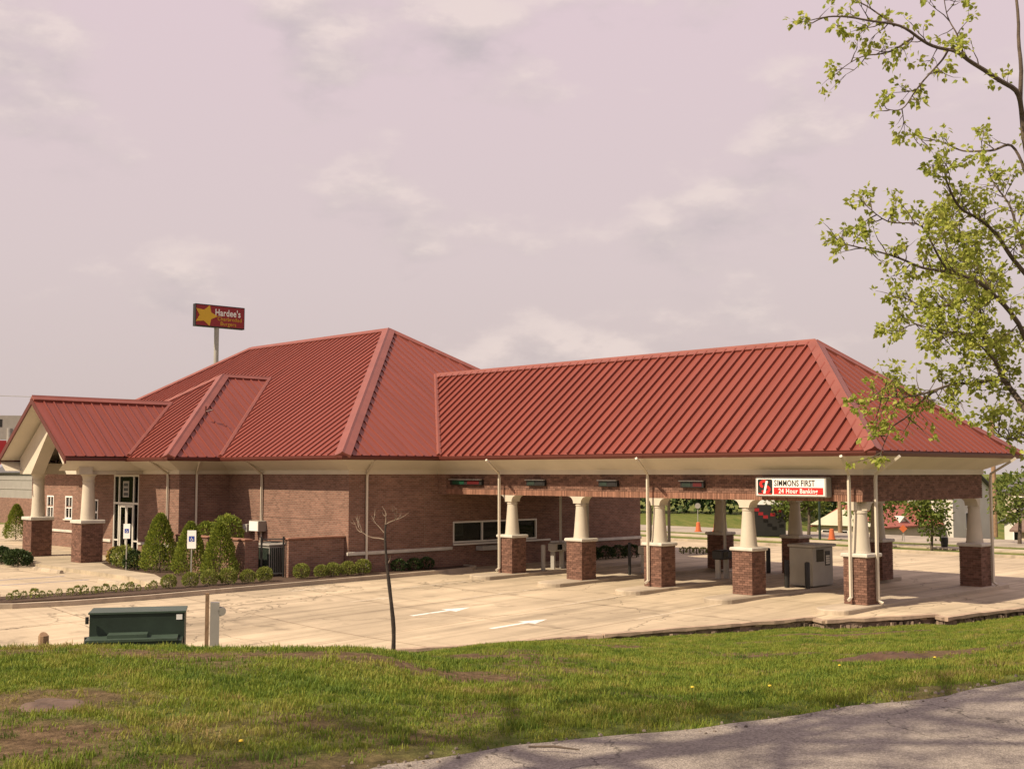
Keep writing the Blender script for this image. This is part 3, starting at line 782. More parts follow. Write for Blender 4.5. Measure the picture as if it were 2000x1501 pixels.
for i, x in enumerate(COLX):
    br = ((1, 0), (-1, 0)) if i < 4 else ((-1, 0), (0, 1))
    make_column(i, x, 0, zlot(x, -0.3) + 0.12, 1.517, S, ZB, 0.29, 0.195, br, label=labs[i])
for i, x in enumerate(BACKX[1:]):
    br = ((1, 0), (-1, 0)) if i < 3 else ((-1, 0), (0, -1))
    make_column(i, x, V, 0.13, 1.517, S, ZB, 0.29, 0.195, br)
# canopy beams: brick with a soldier course along the bottom
core = MB(); b2 = BW - .02
core.box(XW + .002, b2, -b2, b2, ZB + .01, 4.1); core.box(XW + .002, b2, V - b2, V + b2, ZB + .01, 4.1); core.box(-b2, b2, b2, V - b2, ZB + .012, 4.1)
beam = core.build('canopy_beam', 'mortar', bank)
br = MB()
bricks_face(br, (XW + .55, -b2, 0), (1, 0, 0), (0, -1, 0), -XW - .55 + BW, 8, ZB + .216, 0.0762, 0.2)
bricks_face(br, (b2, -BW, 0), (0, 1, 0), (1, 0, 0), V + 2 * BW, 11, ZB, 0.0762, 0.2, 1)
bricks_face(br, (XW + .05, V - b2, 0), (1, 0, 0), (0, -1, 0), -XW - .4, 11, ZB, 0.0762, 0.2)
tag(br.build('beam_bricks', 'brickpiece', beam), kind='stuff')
sb = MB(); x = XW + .55
while x < BW - .07:
    j = random.uniform(-.003, .004)
    sb.box(x + .005, x + .0635, -BW - .012 + j, -b2 + .01, ZB + .004 + random.uniform(-.003, .003), ZB + .21); x += .0685
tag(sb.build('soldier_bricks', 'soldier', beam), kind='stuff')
pb = MB(); pb.box(XW + .004, XW + .54, -BW, BW, ZB - .02, 4.1); pb.build('pilaster', 'brick', beam)
mb = MB(); mb.box(XW + .01, BW - .05, -BW + .05, V + BW - .05, 3.95, 4.0); mb.build('canopy_ceiling', 'ceiling', bank)

# ------------------------------------------------------------------ cove soffit, fascia, gutters
def ring(mb, pts, nrm, off0, z0, off1, z1):
    """quads between two offsets of a closed axis aligned outline; offsets given per segment"""
    n = len(pts)
    def offp(o):
        return [Vector(p) + Vector(nrm[i - 1]) * o[i - 1] + Vector(nrm[i]) * o[i] for i, p in enumerate(pts)]
    a, b = offp(off0), offp(off1)
    for i in range(n):
        j = (i + 1) % n
        mb.face([(*a[i], z0), (*a[j], z0), (*b[j], z1), (*b[i], z1)])
N, Sx, Ex, Wx = (0, 1), (0, -1), (1, 0), (-1, 0)
OUT = [((-38.95, YF), Wx, 0), ((-38.95, -7.4), Sx, 0), ((-28.85, -7.4), Ex, 0), ((-28.85, YF), Sx, 0), ((XW, YF), Ex, 0), ((XW, 0), Sx, BW), ((0, 0), Ex, BW), ((0, V), N, BW),
       ((XW, V), Ex, 0), ((XW, YB), N, 0), ((XLW, YB), Wx, 0), ((XLW, YF), Sx, 0)]
opts, onrm, owall = [o[0] for o in OUT], [o[1] for o in OUT], [o[2] for o in OUT]
oc_ = lambda c: [c] * len(OUT)
ow_ = lambda c: [w + c for w in owall]
s_ = MB(); ring(s_, opts, onrm, ow_(.05), ZF + .17, oc_(OV - .02), ZE - .16); s_.build('soffit', 'soffit', bank)
f_ = MB(); ring(f_, opts, onrm, ow_(-.01), ZF, ow_(.05), ZF); ring(f_, opts, onrm, ow_(.05), ZF, ow_(.05), ZF + .17); f_.build('fascia', 'creamtrim', bank)
g_ = MB(); ring(g_, opts, onrm, oc_(OV - .03), ZE - .155, oc_(OV + .07), ZE - .16); ring(g_, opts, onrm, oc_(OV + .07), ZE - .16, oc_(OV + .12), ZE - .07)
ring(g_, opts, onrm, oc_(OV + .12), ZE - .07, oc_(OV + .12), ZE - .01); ring(g_, opts, onrm, oc_(OV + .12), ZE - .01, oc_(OV), ZE - .012); g_.build('gutter', 'gutter', bank)

# ------------------------------------------------------------------ roofs
def clip(poly, s0, keep_ge):
    out = []
    for i in range(len(poly)):
        a, b = poly[i], poly[(i + 1) % len(poly)]
        ia, ib = (a[0] >= s0) == keep_ge or abs(a[0] - s0) < 1e-9, (b[0] >= s0) == keep_ge or abs(b[0] - s0) < 1e-9
        if ia: out.append(a)
        if ia != ib:
            t = (s0 - a[0]) / (b[0] - a[0]); out.append((s0, a[1] + (b[1] - a[1]) * t))
    return out
RH = 0.092
def roof_face(parent, poly, panels=True, sp=0.45, phase=0.0, name='roof_panel', skip=None, RH=RH):
    """poly: first two points are the eave (left to right seen from outside)"""
    P = [Vector(p) for p in poly]
    e_ = (P[1] - P[0]).normalized(); n_ = (P[1] - P[0]).cross(P[2] - P[1]).normalized(); u_ = n_.cross(e_)
    if n_.z < 0: n_ = -n_; u_ = -u_
    q = [((p - P[0]).dot(e_), (p - P[0]).dot(u_)) for p in P]
    if not panels: return
    smin, smax = min(a for a, _ in q), max(a for a, _ in q)
    s_ = smin + phase
    while s_ < smax - 0.02:
        pl = clip(clip(q, s_, True), s_ + sp, False)
        if len(pl) >= 3:
            pts = [P[0] + e_ * a + u_ * b + n_ * 0.005 for a, b in pl]
            c = sum(pts, Vector()) / len(pts)
            if not (skip and skip(c)):
                m = MB(); m.extrude(pts, n_ * 0.015)
                hs = []
                for i in range(len(q)):
                    a, b = q[i], q[(i + 1) % len(q)]
                    if (a[0] - s_) * (b[0] - s_) < 0: hs.append(a[1] + (b[1] - a[1]) * (s_ - a[0]) / (b[0] - a[0]))
                if len(hs) >= 2 and max(hs) - min(hs) > .05:
                    o = P[0] + e_ * (s_ - .029) + u_ * min(hs) + n_ * .018
                    m.obox(o, e_, u_, n_, .058, max(hs) - min(hs) - .03, RH if abs(n_.y) > abs(n_.x) else RH * .55)
                m.build(name, 'roofx' if abs(n_.x) > abs(n_.y) else 'roof', parent)
        s_ += sp
def cap_line(parent, p0, p1, n1, n2, w=0.23, lift=0.10):
    """folded sheet metal over a ridge or hip"""
    p0, p1 = Vector(p0), Vector(p1); d = (p1 - p0).normalized()
    m = MB()
    prof = []
    for n_, sgn in ((Vector(n1).normalized(), 1), (Vector(n2).normalized(), -1)):
        t = n_.cross(d).normalized()
        if t.z > 0: t = -t
        prof.append((t, n_))
    (ta, na), (tb, nb) = prof
    up = (na + nb).normalized()
    ring_ = [ta * w + na * 0.02, ta * w + na * lift, ta * (w * .3) + up * (lift + .02), up * (lift + .055), tb * (w * .3) + up * (lift + .02), tb * w + nb * lift, tb * w + nb * 0.02]
    k = len(m.v); L_ = len(ring_)
    for p in (p0, p1): m.v += [tuple(p + r) for r in ring_]
    for i in range(L_ - 1): m.f.append((k + i, k + i + 1, k + L_ + i + 1, k + L_ + i))
    m.f.append(tuple(range(k + L_ - 1, k - 1, -1))); m.f.append(tuple(range(k + L_, k + 2 * L_)))
    return m.build('ridge_cap', 'roofcap', parent)
def deck(name, faces):
    m = MB()
    for f_ in faces: m.face(f_)
    return m.build(name, 'roof', bank)
# canopy roof
wc = V / 2 + OV; zr = 8.724; kc = (zr - ZE) / wc
km = (ZM - ZE) / ((YB - YF) / 2 + OV); XE = XW + OV
xj = XE - (zr - ZE) / km
A0, A1 = (XE, -OV, ZE), (OV, -OV, ZE); B1 = (OV, V + OV, ZE); B0 = (XE, V + OV, ZE)
AP = (OV - wc, V / 2, zr); AJ = (xj, V / 2, zr)
cr_ = deck('roof', [[A0, A1, AP, AJ], [A1, B1, AP], [B1, B0, AJ, AP]]); cr_['label'] = 'hipped red metal roof over the drive-through canopy'
roof_face(cr_, [A0, A1, AP, AJ]); roof_face(cr_, [A1, B1, AP], phase=0.02)
nS, nE, nN, nW = (0, -kc, 1), (kc, 0, 1), (0, kc, 1), (-kc, 0, 1)
cap_line(cr_, A1, AP, nS, nE, .27); cap_line(cr_, B1, AP, nN, nE); cap_line(cr_, AP, AJ, nS, nN, .2)
# main roof
ym = (YF + YB) / 2; wm = (YB - YF) / 2 + OV
C0, C1 = (XL - wm, YF - OV, ZE), (XE, YF - OV, ZE); D1, D0 = (XE, YB + OV, ZE), (XL - wm, YB + OV, ZE)
MP, ML = (XE - wm, ym, ZM), (XL, ym, ZM)
mr = deck('roof', [[C0, C1, MP, ML], [C1, D1, MP], [D1, D0, ML, MP], [D0, C0, ML]]); mr['label'] = 'tall hipped red metal main roof'
def undercanopy(c): return False
BXC, BH = -33.9, 6.21; ZBP = 8.9; kb = (ZBP - ZE) / BH; yb0 = -8.564
def hidden_main(c):   # under the entrance bay roof
    zb_ = ZE + kb * (BH - abs(c.x - BXC)); return zb_ > c.z + 1.2 and c.y < 0
roof_face(mr, [C0, C1, MP, ML], skip=hidden_main, RH=.058); roof_face(mr, [C1, D1, MP])
mS, mE, mN, mW = (0, -km, 1), (km, 0, 1), (0, km, 1), (-km, 0, 1)
cap_line(mr, C1, MP, mS, mE, .30, .13); cap_line(mr, D1, MP, mN, mE); cap_line(mr, C0, ML, mS, mW); cap_line(mr, D0, ML, mN, mW); cap_line(mr, ML, MP, mS, mN, .2)
# entrance bay roof
yj = (YF - OV) + (ZBP - ZE) / km
E0, E1 = (BXC - BH, yb0, ZE), (BXC + BH, yb0, ZE); BP = (BXC, yb0 + BH, ZBP); BJ = (BXC, yj, ZBP)
EJ1 = (BXC + BH, YF - OV, ZE); EJ0 = (BXC - BH, YF - OV, ZE)
brf = deck('roof', [[E0, E1, BP], [E1, EJ1, BJ, BP], [EJ0, E0, BP, BJ]]); brf['label'] = 'hipped red metal roof of the entrance bay'
roof_face(brf, [E0, E1, BP], RH=.058); roof_face(brf, [E1, EJ1, BJ, BP])
cap_line(brf, E1, BP, (0, -kb, 1), (kb, 0, 1), .27, .12); cap_line(brf, E0, BP, (0, -kb, 1), (-kb, 0, 1)); cap_line(brf, BP, BJ, (kb, 0, 1), (-kb, 0, 1), .2)
mb = MB(); mb.tube([(-30.2, -5.4, 6.7), (-30.2, -5.4, 7.15)], .04, 8); mb.tube([(-30.2, -5.4, 6.9), (-29.9, -5.2, 6.98)], .03, 8); mb.build('vent_pipe', 'gutter', brf)
# valley flashing strips
def valley(parent, p0, p1):
    m = MB(); m.tube([Vector(p0) + Vector((0, 0, .05)), Vector(p1) + Vector((0, 0, .05))], .11, 6); m.build('valley_flashing', 'roofcap', parent)
valley(cr_, A0, AJ); valley(brf, EJ1, BJ)
# porch gable
PX, PH, PY, ZPE, ZPR = -35.1, 3.7, -11.45, 4.80, 7.45
kp = (ZPR - ZPE) / PH; pj = yb0 + (ZPR - ZE) / kb
G1, G0 = (PX + PH, PY, ZPE), (PX - PH, PY, ZPE); GP = (PX, PY, ZPR); GJ = (PX, pj, ZPR)
GJ1 = (PX + PH, yb0 + .05, ZPE); GJ0 = (PX - PH, yb0 + .05, ZPE)
pr = deck('roof', [[G1, GJ1, GJ, GP], [GJ0, G0, GP, GJ]]); pr['label'] = 'gabled red metal roof over the porch'
roof_face(pr, [G1, GJ1, GJ, GP])
cap_line(pr, GP, GJ, (kp, 0, 1), (-kp, 0, 1), .22, .12); valley(pr, GJ1, GJ)
mb = MB()   # rake boards
for sx in (1, -1):
    a, b = Vector((PX + sx * (PH + .05), PY - .03, ZPE - .05)), Vector((PX, PY - .03, ZPR + .02))
    mb.extrude([a, b, b + Vector((0, 0, -.26)), a + Vector((0, 0, -.26))] if sx > 0 else [a, a + Vector((0, 0, -.26)), b + Vector((0, 0, -.26)), b], (0, .06, 0))
mb.build('rake_board', 'gutter', pr)
mb = MB()   # vaulted underside
for sx in (1, -1):
    a, b = Vector((PX + sx * PH * .97, PY + .04, ZPE - .12)), Vector((PX, PY + .04, ZPR - .14))
    mb.face([a, b, b + Vector((0, 3.6, 0)), a + Vector((0, 3.6, 0))])
mb.build('soffit', 'soffit', bank)
mb = MB()   # raking gable beam resting on the two columns, open below
yq = -10.6
for sx in (1, -1):
    a, b = Vector((PX + sx * 3.25, yq, ZF + .02)), Vector((PX, yq, ZPR - .35 - .02))
    a_o = Vector((PX + sx * 3.25, yq, ZPR - .35 - kp * 3.25)); 
    pts = [a_o, b, Vector((PX, yq, ZPR - 1.35)), Vector((PX + sx * 1.95, yq, ZF + .0))  , Vector((PX + sx * 3.25, yq, ZF + .0))]
    mb.extrude(pts if sx < 0 else pts[::-1], (0, .62, 0))
mb.build('gable_beam', 'cream', bank)
for sx in (1, -1):
    x0 = PX + sx * 2.65; mb = MB()
    mb.box(x0 - .29, x0 + .29, -10.17, -7.42, ZF - .003, ZF + .5); mb.build('porch_beam', 'cream', bank)
mb = MB(); mb.extrude([Vector((PX - 3.0, -8.85, ZF - .02)), Vector((PX + 3.0, -8.85, ZF - .02)), Vector((PX + 3.0, -8.85, ZPR - .3 - kp * 3.0)), Vector((PX, -8.85, ZPR - .3)), Vector((PX - 3.0, -8.85, ZPR - .3 - kp * 3.0))], (0, .1, 0)); mb.build('porch_back_panel', 'cream', bank)
def pe(sx):
    s_ = MB(); x1, x0 = PX + sx * (PH - .02), PX + sx * 2.95
    s_.face([(x0, PY + .05, ZF + .15), (x1, PY + .05, ZPE - .17), (x1, -7.5, ZPE - .17), (x0, -7.5, ZF + .15)]); s_.build('soffit', 'soffit', bank)
    g = MB(); g.box(min(PX + sx * (PH - .03), PX + sx * (PH + .1)), max(PX + sx * (PH - .03), PX + sx * (PH + .1)), PY, yb0 - .13, ZPE - .19, ZPE - .03); g.build('gutter', 'gutter', bank)
pe(1); pe(-1)
for cx, lab in ((PX + 2.65, 'porch column nearer the entrance doors'), (PX - 2.75, 'porch column at the left of the gable')):
    make_column(0, cx, -9.88, 0.15, 1.85, 1.0, ZF - .004, .32, .25, (), .16, lab, .27, .16, True)

# ------------------------------------------------------------------ downspouts
def spout(path, m='creamtrim', r=.045):
    s_ = MB(); w = r
    path = [Vector(p) for p in path]
    s_.tube(path, w * 1.25, 4); s_.build('downspout', m, bank)
def ds_front(x, y, z_end, ov=OV, kick=True, dx=.36, m='creamtrim'):
    p = [(x + dx, y - ov + .12, ZE - .16), (x + dx * .92, y - ov + .25, ZE - .24), (x, y - .02, ZF + .03), (x, y, ZF - .15), (x, y, z_end + .12)]
    if kick: p.append((x, y - .16, z_end + .03))
    spout(p, m)
def ds_side(x, y, z_end, ov=OV, kick=True, dy=-.42):
    p = [(x + ov - .12, y + dy, ZE - .16), (x + ov - .25, y + dy * .92, ZE - .24), (x + .02, y, ZF + .03), (x, y, ZF - .15), (x, y, z_end + .12)]
    if kick: p.append((x + .16, y, z_end + .03))
    spout(p)
for x in (-15.73, -8.07, -0.1): ds_front(x, -.47, 0.2)
ds_side(.47, .12, 0.1); ds_side(.47, 8.1, .15, dy=-.3)
ds_front(-26.06, YF - .08, 0.3); ds_side(XW + .08, -4.05, 0.2); ds_side(-28.77, -6.6, 0.3); ds_front(-29.75, -7.48, 0.3)
ds_front(-39.2, YF - .08, .3)
mb = MB(); mb.tube([(-14.3, 3.2, .3), (-14.3, 3.2, 3.94)], .055, 10); mb.build('air_tube', 'grey', bank)
mb = MB(); mb.tube([(-11.0, 4.4, .3), (-11.0, 4.4, 3.94)], .06, 10); mb.build('air_tube', 'grey', bank)
mb = MB(); mb.bevbox(-20.6 + .9, -20.6 + .98, -2.6, -2.35, 4.32, 4.42, .02); mb.build('soffit_lamp', 'grey', bank)

# ------------------------------------------------------------------ islands
for i, x in enumerate(COLX):
    w = .58; y0, y1 = -1.95, 9.4
    pts = [(x + w * math.cos(q), y0 + .35 + w * .8 * math.sin(q)) for q in [math.pi + math.pi * j / 10 for j in range(11)]]
    pts += [(x + w * math.cos(q), y1 - .35 + w * .8 * math.sin(q)) for q in [math.pi * j / 10 for j in range(11)]]
    m = MB(); n = len(pts); k = 0
    inn = [(x + (a - x) * .94, b) for a, b in pts]
    ys_ = [min(max(b, -1.9), 9.3) for a, b in pts]
    m.v = [(a, b, zlot(a, b) - .1) for a, b in pts] + [(a, b, zlot(a, b) + .125) for a, b in pts] + [(a, b + (.03 if b < 3 else -.03), zlot(a, b) + .15) for a, b in inn]
    for a in range(n):
        b = (a + 1) % n
        m.f.append((a, b, n + b, n + a)); m.f.append((n + a, n + b, 2 * n + b, 2 * n + a))
    # top as strips between mirrored points (keeps it on the slope)
    half = n // 2
    for a in range(5, 5 + half):
        c, d = a, a + 1; e1, f1 = (n + 10 - a) % n, (n + 9 - a) % n
        m.f.append((2 * n + c % n, 2 * n + d % n, 2 * n + f1, 2 * n + e1))
    struct(m.build('traffic_island', 'kerb'))

# ------------------------------------------------------------------ painted markings
def marking(mb, pts, dz=.005):
    mb.face([(x, y, zlot(x, y) + dz) for x, y in pts])
def arrow(cx, y0, y1, label, m):
    a = MB(); L = y1 - y0; w = .09
    for i in range(6): marking(a, [(cx - w, y0 + L * .62 * i / 6), (cx + w, y0 + L * .62 * i / 6), (cx + w, y0 + L * .62 * (i + 1) / 6), (cx - w, y0 + L * .62 * (i + 1) / 6)])
    marking(a, [(cx - .36, y0 + L * .62), (cx + .36, y0 + L * .62), (cx, y1)])
    struct(a.build('painted_arrow', m))
arrow(-9.75, -9.85, -7.4, '', 'paint'); arrow(-5.95, -10.05, -7.75, '', 'paint')
arrow(-13.5, -9.4, -7.6, '', 'paintworn'); arrow(-17.0, -9.4, -7.6, '', 'paintworn')
for x, y0, y1 in ((-11.5, -6.2, -2.1), (-7.78, -6.4, -1.9), (-3.85, -6.2, -1.9), (-15.2, -6.2, -2.6)):
    a = MB(); n = 8
    for i in range(n): marking(a, [(x - .06, y0 + (y1 - y0) * i / n), (x + .06, y0 + (y1 - y0) * i / n), (x + .06, y0 + (y1 - y0) * (i + 1) / n), (x - .06, y0 + (y1 - y0) * (i + 1) / n)])
    struct(a.build('painted_line', 'paintworn'))
for i, x in enumerate((-33.2, -27.6, -25.4, -20.9)):
    a = MB()
    for j in range(5): marking(a, [(x - .05, -18 + j), (x + .05, -18 + j), (x + .05, -17 + j), (x - .05, -17 + j)])
    struct(a.build('painted_line', 'bluepaint' if i in (1, 2) else 'paintworn'))

# ------------------------------------------------------------------ bank sign, lane signals
sg = thing('bank_sign', 'white illuminated box sign reading SIMMONS FIRST 24 Hour Banking on canopy beam', 'sign', (-2.15, -.4, 3.3))
sx0, sx1, sz0, sz1 = -3.45, -0.84, 3.32, 3.96; sy = -.55
m = MB(); m.bevbox(sx0, sx1, sy, -.245, sz0, sz1, .03); m.build('cabinet', 'grey', sg)
m = MB(); m.box(sx0 + .05, sx1 - .05, sy - .012, sy - .002, sz0 + .05, sz1 - .05); m.build('face', 'white', sg)
lx0 = sx0 + .09; lx1 = lx0 + .56; 
def rrect(x0, x1, z0, z1, r, y):
    p = []
    for cx, cz, a0 in ((x1 - r, z1 - r, 0), (x0 + r, z1 - r, 90), (x0 + r, z0 + r, 180), (x1 - r, z0 + r, 270)):
        for k in range(5):
            q = R(a0 + 22.5 * k); p.append(Vector((cx + r * math.cos(q), y, cz + r * math.sin(q))))
    return p
m = MB(); m.extrude(rrect(lx0, lx1, sz0 + .075, sz1 - .075, .05, sy - .012), (0, -.005, 0)); m.build('logo_panel', 'black', sg)
# curved red strokes crossing the emblem
def arcband(cx, cz, r0, r1, a0, a1, y, sxx=1.0, n=14):
    o = []; 
    for k in range(n + 1): q = R(a0 + (a1 - a0) * k / n); o.append(Vector((cx + r1 * math.cos(q) * sxx, y, cz + r1 * math.sin(q))))
    for k in range(n, -1, -1): q = R(a0 + (a1 - a0) * k / n); o.append(Vector((cx + r0 * math.cos(q) * sxx, y, cz + r0 * math.sin(q))))
    return o
m = MB(); lcx = (lx0 + lx1) / 2; lcz = (sz0 + sz1) / 2
m.extrude(arcband(lcx - .03, lcz + .09, .06, .135, 20, 250, sy - .018, 1.35), (0, -.003, 0))
m.extrude(arcband(lcx + .03, lcz - .08, .06, .135, -160, 90, sy - .018, 1.35), (0, -.003, 0))
m.box(lx0 + .03, lx1 - .03, sy - .021, sy - .018, sz0 + .085, sz0 + .115)
m.build('logo_strokes', 'red', sg)
text_obj('1', .56, 'white', sg, (lcx - .02, sy - .026, lcz - .2), (1, 0, 0), (.12, 0, 1), .004, 'CENTER', 1.05, .012, .12, 'logo_numeral')
text_obj('SIMMONS FIRST', .27, 'black', sg, (lx1 + .07, sy - .018, lcz + .035), (1, 0, 0), (0, 0, 1), .004, 'LEFT', .74, .004)
m = MB(); m.box(lx1 + .05, sx1 - .1, sy - .018, sy - .012, sz0 + .085, lcz - .015); m.build('stripe', 'red', sg)
text_obj('24 Hour Banking', .21, 'white', sg, ((lx1 + sx1) / 2 - .03, sy - .024, sz0 + .125), (1, 0, 0), (0, 0, 1), .004, 'CENTER', .92, .004)

def lane_signal(x0, x1, label, lit):
    t = thing('lane_signal', label, 'lane signal', ((x0 + x1) / 2, -.3, 3.6), 'lane signals along the canopy beam')
    b = MB(); b.bevbox(x0, x1, -.36, -.245, 3.58, 3.82, .02); b.build('housing', 'black', t)
    v = MB(); v.box(x0 - .02, x1 + .02, -.44, -.362, 3.80, 3.83); v.build('hood', 'grey', t)
    w = (x1 - x0)
    a = MB(); a.box(x0 + w * .08, x0 + w * .45, -.368, -.361, 3.62, 3.77); a.build('lens', 'siggreen' if lit[0] else 'green', t)
    a = MB(); a.box(x0 + w * .55, x0 + w * .92, -.368, -.361, 3.62, 3.77); a.build('lens', 'sigred' if lit[1] else 'black', t)
lane_signal(-18.85, -16.9, 'wide lane signal with green and red lenses beside the teller window', (1, 1))
lane_signal(-14.3, -13.3, 'grey lane signal above the gap between the first two canopy columns', (0, 0))
lane_signal(-10.5, -9.6, 'dim lane signal left of the middle canopy downspout', (0, 0))
lane_signal(-6.7, -5.7, 'lane signal with a red lens left of the bank sign', (0, 1))

# ------------------------------------------------------------------ drive-through equipment
t = thing('cash_machine', 'large pale drive-up cash machine on the island below the bank sign', 'cash machine', (-4.1, 3.6, .15))
m = MB(); m.bevbox(-4.55, -3.62, 3.05, 4.35, .15, 1.5, .03); m.build('body', 'lgrey', t)
m = MB(); m.bevbox(-4.6, -3.5, 3.0, 4.4, 1.5, 1.6, .02); m.build('hood', 'grey', t)
m = MB(); m.box(-3.62, -3.605, 3.3, 3.75, 1.0, 1.42); m.build('screen', 'glass', t)
m = MB(); m.box(-3.62, -3.60, 3.85, 4.15, .85, 1.35); m.build('keypad_panel', 'black', t)
m = MB()
for i in range(4):
    for j in range(3): m.box(-3.60, -3.592, 3.88 + j * .08, 3.94 + j * .08, .9 + i * .08, .96 + i * .08)
m.build('key', 'alu', t)
def bollard(x, y, h, m_, label, r=.09, z=.13):
    b = MB(); b.lathe([(r, 0), (r, h - .05), (r * .85, h - .015), (r * .4, h)], (x, y, z), 16)
    return tag(b.build('bollard', m_, smooth=True, at=(x, y, z)), label, 'bollard', 'bollards guarding the drive-through equipment')
bollard(-4.35, 2.55, .95, 'black', 'dark bollard at the left front of the cash machine')
bollard(-3.62, 2.7, .9, 'black', 'short dark bollard at the right front of the cash machine')
bollard(-15.2, 1.5, 1.05, 'grey', 'grey bollard beside the tube terminal near teller window')
bollard(-11.5, 2.55, 1.25, 'black', 'thin dark post on the second lane island', .06)
bollard(-8.1, 7.0, 1.0, 'black', 'black bollard by the middle rear column')
def terminal(x, y, label, m_='alu'):
    t = thing('tube_terminal', label, 'teller terminal', (x, y, .13), 'drive-up tube terminals')
    for y_ in (y - .3, y + .22): m = MB(); m.box(x - .1, x + .1, y_, y_ + .08, .13, .85); m.build('stand', 'grey', t)
    m = MB(); m.bevbox(x - .2, x + .22, y - .34, y + .34, .85, 1.2, .04); m.build('cabinet', m_, t)
    m = MB(); m.box(x + .221, x + .23, y - .22, y + .05, .93, 1.14); m.build('screen', 'glass', t)
    m = MB(); m.tube([(x, y + .2, 1.2), (x, y + .2, 3.93)], .055, 10); m.build('tube', 'grey', t)
terminal(-15.46, 2.6, 'pale tube terminal on the island nearest the teller window', 'grey')
terminal(-11.71, 3.9, 'tube terminal on the second lane island', 'grey')
terminal(-7.93, 3.7, 'dark tube terminal on the middle lane island', 'black')

# ------------------------------------------------------------------ enclosure, condenser, cabinet, signs
en = thing('screen_wall', 'low brick screen wall around the equipment yard', 'wall', (-22, -8, .1))
m = MB(); m.box(-26.2, -21.2, -8.95, -8.7, .05, 1.5); m.build('wall_panel', 'brick', en)
m = MB(); m.box(-21.199, -20.85, -8.95, -8.35, .05, 1.5); m.build('end_pier', 'brick', en)
m = MB(); m.box(-20.25, -20.0, -7.55, -4.93, .05, 1.52); m.build('wall_panel', 'brick', en)
m = MB(); m.bevbox(-26.25, -20.8, -9.0, -8.65, 1.5, 1.575, .012); m.build('coping', 'soldier', en)
m = MB(); m.bevbox(-20.3, -19.95, -7.6, -4.92, 1.52, 1.595, .012); m.build('coping', 'soldier', en)
ac = thing('condenser_unit', 'grey green air conditioning condenser behind the open gate', 'air conditioner', (-21.6, -7.2, .12))
m = MB(); m.bevbox(-22.35, -20.95, -7.8, -6.7, .12, 1.25, .03); m.build('casing', 'grey', ac)
m = MB()
for i in range(16): m.box(-22.33 + i * .087, -22.29 + i * .087, -7.825, -7.8, .2, 1.18)
for i in range(12): m.box(-20.95, -20.925, -7.77 + i * .087, -7.73 + i * .087, .2, 1.18)
m.build('louvre', 'green', ac)
m = MB(); m.bevbox(-22.4, -20.9, -7.85, -6.65, 1.25, 1.32, .015); m.build('top', 'lgrey', ac)
m = MB()
for r_ in (.15, .28, .41): m.tube([(-21.65 + r_ * math.cos(2 * math.pi * k / 18), -7.25 + r_ * math.sin(2 * math.pi * k / 18), 1.37) for k in range(19)], .012, 5)
m.tube([(-22.1, -7.25, 1.36), (-21.2, -7.25, 1.36)], .012, 5); m.tube([(-21.65, -7.7, 1.36), (-21.65, -6.8, 1.36)], .012, 5)
m.build('fan_guard', 'black', ac)
gt = thing('yard_gate', 'black metal gate frame beside the condenser', 'gate', (-20.4, -8, .1))
m = MB()
for p in ((-20.72, -8.3), (-20.2, -7.65)): m.tube([(*p, .1), (*p, 1.65)], .04, 8)
m.build('post', 'black', gt)
m = MB(); m.tube([(-20.72, -8.3, 1.55), (-20.2, -7.65, 1.55)], .022, 6); m.tube([(-20.72, -8.3, .25), (-20.2, -7.65, .25)], .022, 6); m.build('rail', 'black', gt)
ec = thing('electrical_cabinet', 'white electrical cabinet on the front wall above the screen wall', 'cabinet', (-26, -5.1, 1.5))
m = MB(); m.bevbox(-26.5, -25.75, -5.3, YF - .004, 1.55, 2.02, .02); m.build('box', 'lgrey', ec)
m = MB(); m.box(-26.47, -25.78, -5.312, -5.302, 1.58, 1.99); m.build('door', 'white', ec)
m = MB(); m.bevbox(-27.1, -26.75, -5.25, YF - .004, 1.5, 1.85, .02); m.build('meter_box', 'grey', ec)

def sign_post(x, y, zt, w, h, label, sym):
    t = thing('parking_sign', label, 'sign', (x, y, .1), 'disabled parking signs')
    m = MB(); m.tube([(x, y, .05), (x, y, zt)], .028, 8); m.build('post', 'lgrey', t)
    u = Vector((.72, .69, 0)); f_ = Vector((.69, -.72, 0))
    o = Vector((x, y, zt - h)) - u * w / 2 + f_ * .035
    m = MB(); m.obox(o, u, -f_, (0, 0, 1), w, .012, h); m.build('plate', 'white', t)
    c = Vector((x, y, zt - h * .62)) + f_ * .040
    m = MB(); s_ = w * .32
    m.obox(c - u * s_, u, -f_, (0, 0, 1), 2 * s_, .003, 2 * s_ * .95); m.build('symbol_panel', sym, t)
    m = MB(); c2 = c + f_ * .003
    ringp = [c2 + u * (s_ * .05 + s_ * .42 * math.cos(q)) + Vector((0, 0, s_ * .65 + s_ * .42 * math.sin(q))) for q in [R(120 + 250 * k / 12) for k in range(13)]]
    m.tube(ringp, s_ * .08, 5); m.tube([c2 + Vector((0, 0, s_ * 1.55)), c2 + Vector((0, 0, s_ * .9)), c2 + u * s_ * .45 + Vector((0, 0, s_ * .85)), c2 + u * s_ * .6 + Vector((0, 0, s_ * .35))], s_ * .09, 5)
    m.build('symbol', 'white', t)
sign_post(-22.0, -10.55, 1.92, .34, .68, 'white disabled parking sign with blue symbol between the conical shrubs', 'blue')
sign_post(-27.4, -10.5, 2.0, .28, .60, 'white disabled parking sign in front of the entrance doors', 'blue')

